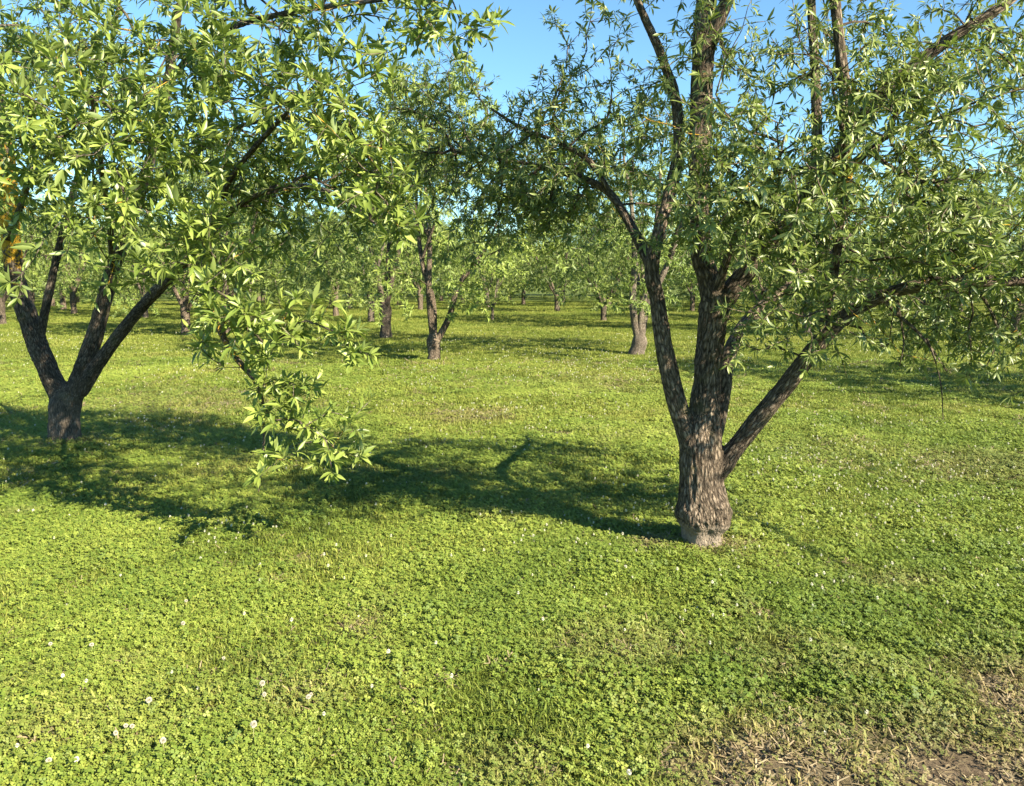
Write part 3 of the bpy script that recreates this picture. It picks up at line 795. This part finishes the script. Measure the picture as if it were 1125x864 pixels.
# ================================================================== left tree, reaching towards the camera
def left_tree():
    rng = np.random.default_rng(5)
    bx, by = T2B; z0 = h1(bx, by); Y = by
    root = thing('almond_tree', 'shaded almond tree on the left with sunlit leafy branches drooping towards the viewer', 'almond tree', (bx, by, z0))
    L = {}
    L['trunk'] = px_line([(73, 498, Y, .215), (72, 488, Y, .195), (71, 474, Y, .178), (71, 458, Y, .182), (72, 444, Y, .19), (76, 432, Y, .17), (80, 424, Y, .12)])
    L['L1'] = px_line([(72, 446, Y, .13), (57, 415, Y, .118), (44, 385, Y, .112), (31, 348, Y, .108), (18, 308, Y, .105), (12, 265, Y - .1, .10), (9, 215, Y - .2, .095), (4, 150, Y - .3, .08), (-6, 80, Y - .4, .06), (-20, 0, Y - .5, .045), (-30, -90, Y - .6, .03)])
    L['L1b'] = px_line([(42, 378, Y, .06), (52, 330, Y - .05, .048), (62, 285, Y - .1, .045), (74, 238, Y - .2, .042), (86, 190, Y - .3, .036), (100, 130, Y - .4, .03), (120, 60, Y - .6, .022), (135, -20, Y - .8, .015)])
    L['L2'] = px_line([(80, 436, Y, .12), (97, 390, Y - .05, .098), (110, 348, Y - .1, .090), (121, 306, Y - .2, .082), (136, 260, Y - .3, .074), (155, 208, Y - .45, .064), (172, 150, Y - .6, .055), (184, 90, Y - .8, .045), (195, 20, Y - 1.0, .035), (210, -70, Y - 1.2, .022)])
    L['L3'] = px_line([(88, 430, Y, .095), (112, 394, Y - .15, .072), (134, 364, Y - .3, .066), (157, 336, Y - .5, .062), (180, 312, Y - .75, .056), (206, 284, Y - 1.2, .044), (232, 240, Y - 1.8, .032), (258, 190, Y - 2.3, .024), (300, 140, Y - 2.8, .017), (350, 90, Y - 3.1, .010)])
    L['L4'] = px_line([(204, 286, Y - 1.2, .040), (212, 290, Y - 1.7, .034), (222, 310, Y - 2.3, .029), (234, 345, Y - 2.8, .025), (247, 374, Y - 3.05, .024), (262, 397, Y - 3.15, .022), (279, 417, Y - 3.2, .018), (288, 440, Y - 3.2, .013), (290, 475, Y - 3.2, .010), (288, 510, Y - 3.2, .007), (284, 541, Y - 3.2, .004)])
    L['L5'] = px_line([(183, 95, Y - .8, .036), (215, 55, Y - 1.3, .032), (255, 30, Y - 1.9, .028), (330, 12, Y - 2.7, .022), (420, 0, Y - 3.2, .014), (500, -10, Y - 3.4, .008)])
    L['L6'] = px_line([(228, 260, Y - 1.6, .034), (255, 232, Y - 2.0, .026), (300, 207, Y - 2.3, .022), (345, 206, Y - 2.6, .018), (382, 222, Y - 2.9, .013), (412, 246, Y - 3.1, .009)])
    L['L7'] = px_line([(153, 214, Y - .45, .036), (200, 180, Y - 1.0, .028), (250, 145, Y - 1.6, .022), (300, 131, Y - 2.1, .017), (352, 132, Y - 2.5, .013), (395, 142, Y - 2.8, .008)])
    L['L8'] = px_line([(124, 300, Y - .2, .045), (122, 262, Y - .9, .036), (118, 225, Y - 1.7, .030), (112, 190, Y - 2.4, .025), (108, 150, Y - 3.0, .018), (100, 105, Y - 3.3, .010)])
    L['L9'] = px_line([(8, 262, Y - .1, .05), (20, 235, Y - 1.0, .034), (30, 200, Y - 1.9, .028), (35, 150, Y - 2.8, .02), (30, 90, Y - 3.3, .012)])
    for k in L: L[k][:, 3] *= .76 if k == 'trunk' else .80
    keys = list(L); off = np.array([bx, by, z0, 0]); limbs = [L[k] - off for k in keys]
    k4 = [keys.index(k) for k in ('L4',)]; k1 = keys.index('L1')
    ly = at(8, 230, Y - .15) - off[:3]
    def lichen(V, lid):
        a = np.where(np.isin(lid, k4), .50, .10 * smooth(.8, 2.0, V[:, 2]))
        d = np.abs(V[:, 2] - ly[2]); return np.maximum(a, np.where(lid == k1, .74 * np.exp(-(d / .6) ** 4), 0))
    def pale(V): return 0.30 * (1 - smooth(0.1, 0.7, V[:, 2] + .9 * (fbm(V * 9, 3) - .5)))
    wood_solid(root, limbs, ['trunk'] + ['limb'] * (len(keys) - 1), 0.012, BARK_DARK, rng, pale, lichen, 1.0)
    S = []
    def b(*a): S.append(blob(*a[:6], int(a[6] * 1.15), rng))
    n = Y - 3.4
    # near sunlit sprays
    b(70, 110, n, 110, 70, .4, 150); b(40, 190, n + .2, 60, 40, .3, 36); b(150, 150, n + .2, 90, 60, .4, 80); b(140, 235, n, 80, 45, .3, 60)
    b(230, 250, n + .1, 80, 65, .3, 80); b(130, 300, n + .2, 45, 40, .2, 16); b(300, 330, n + .1, 85, 36, .3, 60); b(20, 318, n - .1, 22, 14, .1, 5)
    b(390, 90, n - .1, 70, 85, .35, 90); b(430, 230, n, 36, 45, .2, 20); b(300, 60, n + .2, 110, 60, .4, 90); b(160, 30, n + .6, 160, 50, .5, 90); b(470, 10, n - .1, 80, 28, .3, 36)
    b(392, 398, n - .1, 22, 18, .08, 8); b(372, 365, n - .05, 26, 18, .10, 8); b(310, 428, n + .1, 42, 16, .12, 18); b(322, 455, n + .1, 48, 20, .12, 18); b(362, 492, n + .1, 52, 16, .14, 26); b(332, 482, n + .1, 40, 20, .14, 22); b(302, 500, n + .1, 10, 20, .08, 5); b(285, 385, n + .1, 24, 14, .10, 6); b(255, 345, n + .15, 34, 22, .15, 14); b(235, 310, n + .2, 40, 34, .2, 20); b(310, 362, n + .05, 40, 20, .15, 12)
    # darker mass deeper in the crown
    b(200, 130, Y - 1.8, 190, 120, 1.0, 370); b(60, 60, Y - 1.6, 110, 110, 1.0, 260); b(330, 110, Y - 2.0, 120, 100, .8, 280); b(250, 210, Y - 1.8, 110, 70, .7, 170)
    b(60, 230, Y - 1.0, 70, 50, .7, 70); b(390, 190, Y - 2.2, 60, 60, .5, 50)
    # above the frame and beyond
    b(150, -90, Y - 1.3, 260, 80, 1.3, 260); b(380, -70, Y - 2.5, 160, 60, .8, 220); b(-90, 80, Y - .8, 110, 150, 1.2, 220); b(60, 60, Y + .8, 220, 130, .8, 220)
    pts = np.concatenate(S) - off[:3]; pts = pts[pts[:, 2] > .50]
    skip = {'trunk': 99, 'L1': 1.2, 'L2': .8, 'L3': 1.0, 'L1b': .7}
    nodes, pl = scaffold_nodes(limbs, [skip.get(k, .2) for k in keys])
    def lf(p): return 0.5 if random.random() < .16 else 0
    tb, spos, sax = branch_out(nodes, pl, pts, rng, lichen_fn=lf, rmax=.02, bf=.42)
    thin_tips(tb, [limbs[keys.index('L4')]], .012, .33); thin_tips(tb, [l for k, l in zip(keys, limbs) if k != 'L4'], .012)
    lv = spur_leaves(spos, sax, rng, (6, 13), (.072, .120), .24, .55, (.35, 1.2), .12, np.where(spos[:, 1] + by < n + .55, .16, -.06))  # sunlit paleness of the nearer leaves is put into their tint
    crown = leaf_mesh('crown', *lv, LEAF_NEAR, root)
    tb.build('branchwork', BARK_PALE, crown)
    # green almonds hanging among the near leaves
    m, nt, nd, Lk = new_mat('green_almond')
    geo = N(nt, 'ShaderNodeTexCoord'); nz = N(nt, 'ShaderNodeTexNoise', i_Scale=60.0); Lk.new(geo.outputs['Object'], nz.inputs['Vector'])
    rr = ramp(nt, [(.3, (.26, .33, .15)), (.7, (.42, .47, .27))]); Lk.new(nz.outputs['Fac'], rr.inputs['Fac'])
    p = N(nt, 'ShaderNodeBsdfPrincipled', i_Roughness=.75); p.inputs['Sheen Weight'].default_value = .3; Lk.new(rr.outputs['Color'], p.inputs['Base Color'])
    out = N(nt, 'ShaderNodeOutputMaterial'); Lk.new(p.outputs[0], out.inputs[0])
    V, Fq = [], []; nr, ns = 9, 10
    for i in range(nr):
        t = i / (nr - 1); z = -.036 * t; w = .0125 * math.sin(math.pi * min(1, t * 1.0)) ** .7 * (1 - .25 * t) + .0004
        for j in range(ns):
            a = 2 * math.pi * j / ns; V.append((w * math.cos(a) * (1.06 if j == 0 else 1), w * .78 * math.sin(a), z))
    for i in range(nr - 1):
        for j in range(ns): Fq.append([i * ns + j, i * ns + (j + 1) % ns, (i + 1) * ns + (j + 1) % ns, (i + 1) * ns + j])
    first = None
    world = spos + off[:3]
    cand = np.where((world[:, 1] < n + .35))[0]; rng.shuffle(cand)
    for q in cand[:46]:
        if first is None:
            o = first = build('green_almond', V, [np.array(Fq)], m, crown)
        else:
            o = first.copy(); COL.objects.link(o); o.parent = crown
        o.location = spos[q]; o.rotation_euler = (rng.normal(0, .6), rng.normal(0, .6), rng.uniform(0, 6.28)); s = rng.uniform(.8, 1.15); o.scale = (s, s, s)
    print('left tree spurs', len(spos), 'leaves', len(lv[0]))
left_tree()

# ================================================================== the other trees of the orchard
def orchard_tree(seed, height, spread, n_limbs, fork, rbase, leaf_mat, bark_mat, pts_n=620, leaf=(.10, .165), per=(9, 13), lean=(0, 0), custom=None, upright=.5, low=.9, lod=1):
    """builds one tree at the origin: returns [(name, mesh object)] parts"""
    rng = np.random.default_rng(seed)
    limbs = []
    tr = np.array([[0, 0, -.08, rbase * 1.25], [0, 0, .05, rbase], [lean[0] * .5, lean[1] * .5, fork * .5, rbase * .9], [lean[0], lean[1], fork, rbase * .95], [lean[0] * 1.05, lean[1], fork + .15, rbase * .6]])
    limbs.append(resample(tr, .06))
    f = tr[3, :3]
    heads = custom or []
    if not heads:
        a0 = rng.uniform(0, 6.28)
        for k in range(n_limbs):
            a = a0 + k * 6.283 / n_limbs + rng.normal(0, .3); rr = spread * rng.uniform(.35, .75); hh = height * rng.uniform(.72, .98)
            d = np.array([math.cos(a), math.sin(a), 0])
            heads.append((d * rr, hh))
    r0 = rbase * .82 * (1.0 / max(len(heads), 1)) ** .42
    for d, hh in heads:
        d = np.asarray(d, float)
        p = [f - np.array([0, 0, .1])]
        for t in (.18, .4, .65, .85, 1.0):
            q = f + d * (t if custom else t ** .8) + np.array([0, 0, (hh - fork) * t]) + rng.normal(0, .045, 3) * (t < 1)
            p.append(q)
        rad = r0 * np.array([1.0, .86, .66, .45, .28, .12])
        limbs.append(resample(np.concatenate([np.array(p), rad[:, None]], 1), .1))
        # side limb
        if rng.random() < .8:
            s = np.array(p[2]); a = rng.uniform(0, 6.28); e = s + np.array([math.cos(a) * spread * .5, math.sin(a) * spread * .5, rng.uniform(.4, 1.3)])
            mid = (s + e) / 2 + np.array([0, 0, .12])
            limbs.append(resample(np.array([[*s, r0 * .5], [*mid, r0 * .32], [*e, r0 * .12]]), .1))
    # crown points in clumps
    pts = []
    nc = 42
    for _ in range(nc):
        z = low + (height - low) * rng.beta(1.25, 1.05); t = (z - low) / (height - low)
        rmax = spread * (0.55 + .62 * math.sin(math.pi * min(1, .22 + .68 * t))) * (1 - .45 * t ** 3)
        a = rng.uniform(0, 6.28); r = rmax * math.sqrt(rng.uniform(.12, 1))
        c = np.array([lean[0] * 1.5 + r * math.cos(a), lean[1] + r * math.sin(a), z])
        g = rng.normal(0, 1, (pts_n // nc, 3)) * np.array([.36, .36, .30]) * spread / 2.2
        g[:, 2] -= .12 * np.hypot(g[:, 0], g[:, 1])
        pts.append(c + g)
    pts = np.concatenate(pts); pts = pts[pts[:, 2] > low * .7]
    nodes, pl = scaffold_nodes(limbs, [99] + [.4] * (len(limbs) - 1), .15)
    tb, spos, sax = branch_out(nodes, pl, pts, rng, rmax=.025, sides=4, step=.2, bend=.015)
    wt = Tubes()
    wt.add(limbs[0][:, :3], limbs[0][:, 3], 14)
    V, Fc, B, Lc = wt.arrays()
    nn = V - np.array([lean[0] * .5, lean[1] * .5, 0]); nn[:, 2] = 0; nn /= np.linalg.norm(nn, axis=1)[:, None] + 1e-6
    V = V + nn * (0.05 * (fbm(V * 7 + seed, 3) - .5))[:, None]
    res = [('trunk', build('trunk', V, Fc, bark_mat, None, {'lichen': Lc, 'pale': np.zeros(len(V))}, {'barkco': B}, link=False))]
    for P in limbs[1:]:
        lt = Tubes(); lt.add(P[:, :3], P[:, 3], 8); res.append(('limb', lt.build('limb', bark_mat, None, link=False)))
    lv = spur_leaves(spos, sax, rng, per, leaf, .24, .25, (.4, 1.3), .5)
    cr = leaf_mesh('crown', *lv, leaf_mat, None, lod=lod, link=False)
    bw = tb.build('branchwork', bark_mat, None, link=False)
    print('tree', seed, len(lv[0]))
    return res, cr, bw

def place(tpl, loc, rz, s, label, group=None, detail=True):
    res, cr, bw = tpl
    t = thing('almond_tree', label, 'almond tree', loc, rz, group)
    t.scale = (s, s, s)
    for nm, o in res:
        if not detail and nm == 'limb': pass
        c = o.copy(); COL.objects.link(c); c.parent = t
    c = cr.copy(); COL.objects.link(c); c.parent = t
    d = bw.copy(); COL.objects.link(d); d.parent = c
    return t

TA = orchard_tree(11, 5.2, 2.3, 4, .85, .15, LEAF_FAR, BARK, 1400, low=.8)
TB = orchard_tree(12, 5.6, 2.0, 3, 1.0, .15, LEAF_LIGHT, BARK_PALE, 1400)
TC = orchard_tree(13, 4.8, 2.5, 5, .75, .155, LEAF_FAR, BARK_DARK, 1400, low=.8)
TD = orchard_tree(14, 5.4, 2.2, 4, .9, .14, LEAF_LIGHT, BARK, 1400, low=.8)
TWO = orchard_tree(15, 5.7, 1.9, 2, .42, .14, LEAF_LIGHT, BARK, 1450, custom=[((-.1, .1, 0), 5.4), ((1.5, .2, 0), 3.2), ((-.5, .4, 0), 4.6)], low=1.2)
LEANT = orchard_tree(16, 5.2, 2.3, 3, .3, .18, LEAF_FAR, BARK_PALE, 1200, lean=(.07, 0), custom=[((.5, .2, 0), 5.0), ((-.4, .1, 0), 4.9), ((1.4, .5, 0), 4.3)], low=1.3)
SAP = orchard_tree(17, 2.6, 1.25, 3, .55, .06, LEAF_LIGHT, BARK_PALE, 420, low=.55)
VASE = orchard_tree(18, 5.7, 1.9, 3, .75, .165, LEAF_FAR, BARK_DARK, 1450, custom=[((-.9, .1, 0), 5.3), ((.35, .3, 0), 5.5), ((.7, -.4, 0), 4.4)], low=1.5)

mids = [
    (TWO, 477, 396, 0.0, 1.0, 'almond tree with an upright stem and a second thin stem leaning right, mid lawn'),
    (VASE, 424, 372, 0.0, 1.05, 'dark almond tree forking low, just left of and behind the two-stemmed tree'),
    (LEANT, 699, 390, 0.0, 1.0, 'almond tree with a leaning pale trunk, seen behind the left limb of the big tree'),
    (TA, 612, 343, 1.2, 1.0, 'almond tree with a stout straight trunk, alone in the far gap at the centre'),
    (TC, 663, 353, 2.2, .85, 'dark-stemmed almond tree forking low, right of the far central gap'),
    (SAP, 541, 352, 0.4, 1.0, 'small young almond tree with a thin stem and low pale green crown'),
    (TB, 408, 354, 2.0, .95, 'slim pale-trunked almond tree behind the dark forking one'),
    (TD, 70, 341, 1.0, 1.1, 'almond tree with a pale slanting trunk seen through the left tree’s fork'),
    (TC, 2, 357, 3.1, 1.05, 'almond tree with a dark trunk at the extreme left edge of the photo'),
    (TA, 205, 369, 4.2, .95, 'almond tree half hidden behind the drooping leafy branch on the left'),
]
for tpl, px, py, rz, s, lb in mids:
    g = ground(px, py)
    place(tpl, (g[0], g[1], h1(g[0], g[1])), rz, s, lb)

# outside the frame on the right; only its shade reaches the picture
place(TA, (10.4, 9.6, h1(10.4, 9.6)), .7, 1.05, 'almond tree beyond the right edge of the photo, casting the dark band of shade')
# rows behind, right and left
extra = [(TD, 13.2, 21.0, .5, 1.0, 'light green almond tree behind the big tree’s long right limb'), (TB, 9.0, 24.5, 1.4, .95, 'almond tree in the row behind, right of the big tree’s trunk'),
         (TC, 17.5, 25.5, 2.6, 1.05, 'almond tree at the far right edge, in the row beyond the lawn'), (TA, -8.6, 24.3, 2.0, 1.1, 'almond tree in the back row left of the slim pale-trunked one'),
         (TB, 4.4, 27.0, .3, .9, 'almond tree in the back row just behind the leaning pale trunk')]
for tpl, x, y, rz, s, lb in extra:
    place(tpl, (x, y, h1(x, y)), rz, s, lb)

def far_rows():
    rng = np.random.default_rng(31)
    taken = [tuple(ground(m[1], m[2])[:2]) for m in mids] + [(e[1], e[2]) for e in extra]
    a = np.array([-5.1, 2.9]); b = np.array([2.9, 5.1]); o = np.array(T1B)
    tp = [TA, TB, TC, TD]; k = 0
    for i in range(-16, 17):
        for j in range(-10, 17):
            p = o + a * i + b * j + rng.normal(0, .35, 2)
            if not (27 < p[1] < 64) or abs(p[0]) > .70 * p[1] + 2: continue
            if min(math.hypot(p[0] - q[0], p[1] - q[1]) for q in taken) < 3.6: continue
            # the open lane down the middle of the picture
            px = CX + F * p[0] / p[1]
            if 560 < px < 700 and p[1] < 46 and rng.random() < .75: continue
            if rng.random() < .08: continue
            place(tp[rng.integers(4)], (p[0], p[1], 0), rng.uniform(0, 6.28), rng.uniform(.88, 1.12), 'almond tree in the crowded rows at the back of the orchard', 'almond trees in the back rows', detail=False); k += 1
    print('far trees', k)
far_rows()

def far_wood():
    """orchard rows that blend into one green band beyond the last trees one can tell apart"""
    rng = np.random.default_rng(41); P = []
    for _ in range(420):
        x = rng.uniform(-75, 75); y = rng.uniform(66, 92); h = rng.uniform(4.2, 6.2)
        n = 230; u = rng.normal(0, 1, (n, 3)); u /= np.linalg.norm(u, axis=1)[:, None]; u *= rng.random(n)[:, None] ** .4
        P.append(np.array([x, y, h * .56]) + u * np.array([2.5, 2.5, h * .44]))
    P = np.concatenate(P); n = len(P)
    d = rng.normal(0, 1, (n, 3)); d[:, 2] *= .6
    L_ = rng.uniform(.3, .6, n)
    o = leaf_mesh('far_orchard', P, d, rng.normal(0, 1, (n, 3)) + np.array([0, 0, .8]), L_, L_ * .5, rng.normal(.2, .2, n), np.clip(rng.normal(.5, .2, n), 0, 1), LEAF_FAR, None, lod=1)
    o['kind'] = 'stuff'; o['label'] = 'green band of distant orchard trees closing the view'; o['category'] = 'distant trees'
far_wood()

# ================================================================== dandelion clocks on the near lawn
def dandelions():
    rng = np.random.default_rng(51)
    m, nt, nd, L = new_mat('seed_fluff')
    p = N(nt, 'ShaderNodeBsdfPrincipled', i_Roughness=.9); p.inputs['Base Color'].default_value = (.62, .58, .48, 1)
    tr = N(nt, 'ShaderNodeBsdfTranslucent'); tr.inputs['Color'].default_value = (.78, .75, .68, 1)
    mx = N(nt, 'ShaderNodeMixShader'); mx.inputs[0].default_value = .4; L.new(p.outputs[0], mx.inputs[1]); L.new(tr.outputs[0], mx.inputs[2])
    out = N(nt, 'ShaderNodeOutputMaterial'); L.new(mx.outputs[0], out.inputs[0])
    ms, nt, nd, L = new_mat('flower_stalk')
    p = N(nt, 'ShaderNodeBsdfPrincipled', i_Roughness=.6); nz = N(nt, 'ShaderNodeTexNoise', i_Scale=40.0)
    r = ramp(nt, [(.3, (.16, .20, .06)), (.7, (.28, .26, .12))]); L.new(nz.outputs['Fac'], r.inputs['Fac']); L.new(r.outputs['Color'], p.inputs['Base Color'])
    out = N(nt, 'ShaderNodeOutputMaterial'); L.new(p.outputs[0], out.inputs[0])
    spots = [(163, 783, 1.0, 'largest'), (146, 808, .7, ''), (139, 806, .7, ''), (128, 817, .7, ''), (182, 829, .9, ''), (278, 813, 1.0, ''), (288, 763, .9, ''), (292, 772, .7, ''), (339, 775, .8, ''), (341, 768, .6, ''), (202, 690, .8, ''), (101, 713, .8, ''), (55, 712, .7, ''), (204, 663, .7, ''), (57, 848, .8, ''), (247, 725, .6, '')]
    words = ['white dandelion clock in the near left lawn, biggest and roundest of its loose cluster', 'white dandelion clock left of the biggest one, upper right of a tight pair', 'white dandelion clock left of the biggest one, lower left of a tight pair', 'white dandelion clock lowest in the pair’s cluster on the left lawn', 'white dandelion clock alone below the biggest one, near the bottom edge', 'white dandelion clock alone near the bottom edge, right of the left cluster', 'white dandelion clock standing highest in the small group right of the left cluster', 'white dandelion clock just under the highest one of the small group', 'white dandelion clock at the right end of the small group', 'small white dandelion clock touching the right-end one of the small group', 'white dandelion clock alone in the clover above the left cluster', 'white dandelion clock in the left lawn, right one of two set far apart', 'white dandelion clock in the left lawn, left one of two set far apart', 'white dandelion clock farthest back on the open left lawn', 'white dandelion clock in the bottom left corner of the lawn', 'tiny white dandelion clock between the left cluster and the farther single ones']
    V, F4 = [], []; k = 0; c = np.zeros(3)
    for j in range(170):
        z = 1 - 2 * (j + .5) / 170; ph = j * 2.4; q = math.sqrt(1 - z * z); d = np.array([q * math.cos(ph), q * math.sin(ph), z]); e = np.cross(d, [.3, .2, 1]); e /= np.linalg.norm(e); f = np.cross(d, e); r_ = .0115 * random.uniform(.86, 1.06)
        for u in (e, f):
            V += [d * r_ * .35 - u * .0003, d * r_ * .35 + u * .0003, d * r_ + u * .0020, d * r_ - u * .0020]; F4.append([k, k + 1, k + 2, k + 3]); k += 4
    head0 = build('seed_head', V, [np.array(F4)], m, None, smooth_on=False, link=False)
    tb = Tubes(); tb.add(np.array([[0, 0, -.02], [.004, 0, .03], [.006, .002, .07]]), [.0016, .0014, .0013], 6)
    stem0 = tb.build('stem', ms, None, link=False)
    for (px, py, s, _), w in zip(spots, words):
        g = ground(px, py + 6)
        t = thing('dandelion', w, 'dandelion', (g[0], g[1], h1(g[0], g[1])), rng.uniform(0, 6.28), 'dandelion clocks on the near lawn')
        t.scale = (s, s, s * rng.uniform(.8, 1.1))
        st = stem0.copy(); COL.objects.link(st); st.parent = t
        hd = head0.copy(); COL.objects.link(hd); hd.parent = t; hd.location = (.006, .002, .075)
dandelions()

# ================================================================== light, sky, camera
w = bpy.data.worlds.new('World'); scene.world = w; w.use_nodes = True
nt = w.node_tree; bg = nt.nodes['Background']
sky = nt.nodes.new('ShaderNodeTexSky'); sky.sky_type = 'NISHITA'; sky.sun_disc = False
sky.sun_elevation = SUN_EL; sky.sun_rotation = math.atan2(SUN_AZ[0], SUN_AZ[1]); sky.air_density = 1.0; sky.dust_density = 0.1; sky.ozone_density = 1.0
mul = nt.nodes.new('ShaderNodeMix'); mul.data_type = 'RGBA'; mul.blend_type = 'MULTIPLY'; mul.inputs[0].default_value = 1.0
mul.inputs[7].default_value = (.70, 1.0, 1.15, 1)       # clearer, deeper blue spring sky
nt.links.new(sky.outputs[0], mul.inputs[6]); nt.links.new(mul.outputs[2], bg.inputs[0]); bg.inputs[1].default_value = 0.06
sun = bpy.data.lights.new('sun', 'SUN'); sun.energy = 5.0; sun.angle = R(.55); sun.color = (1.0, .89, .68)
so = bpy.data.objects.new('sun', sun); COL.objects.link(so)
dv = Vector((SUN_AZ[0] * math.cos(SUN_EL), SUN_AZ[1] * math.cos(SUN_EL), math.sin(SUN_EL)))
so.rotation_euler = dv.to_track_quat('Z', 'Y').to_euler(); so.location = (8, -8, 12)

cam = bpy.data.cameras.new('camera'); cam.sensor_width = 36; cam.lens = 36 * F / PW; cam.clip_end = 3000; cam.clip_start = .05
co = bpy.data.objects.new('camera', cam); COL.objects.link(co); co.location = (0, 0, CAMZ); co.rotation_euler = (math.pi / 2 - PITCH, 0, 0)
scene.camera = co
scene.view_settings.view_transform = 'Standard'; scene.view_settings.look = 'None'; scene.view_settings.exposure = 1.85; scene.view_settings.gamma = 1.0
scene.cycles.max_bounces = 6; scene.cycles.diffuse_bounces = 3; scene.cycles.glossy_bounces = 2; scene.cycles.transmission_bounces = 4; scene.cycles.transparent_max_bounces = 4
scene.cycles.caustics_reflective = False; scene.cycles.caustics_refractive = False
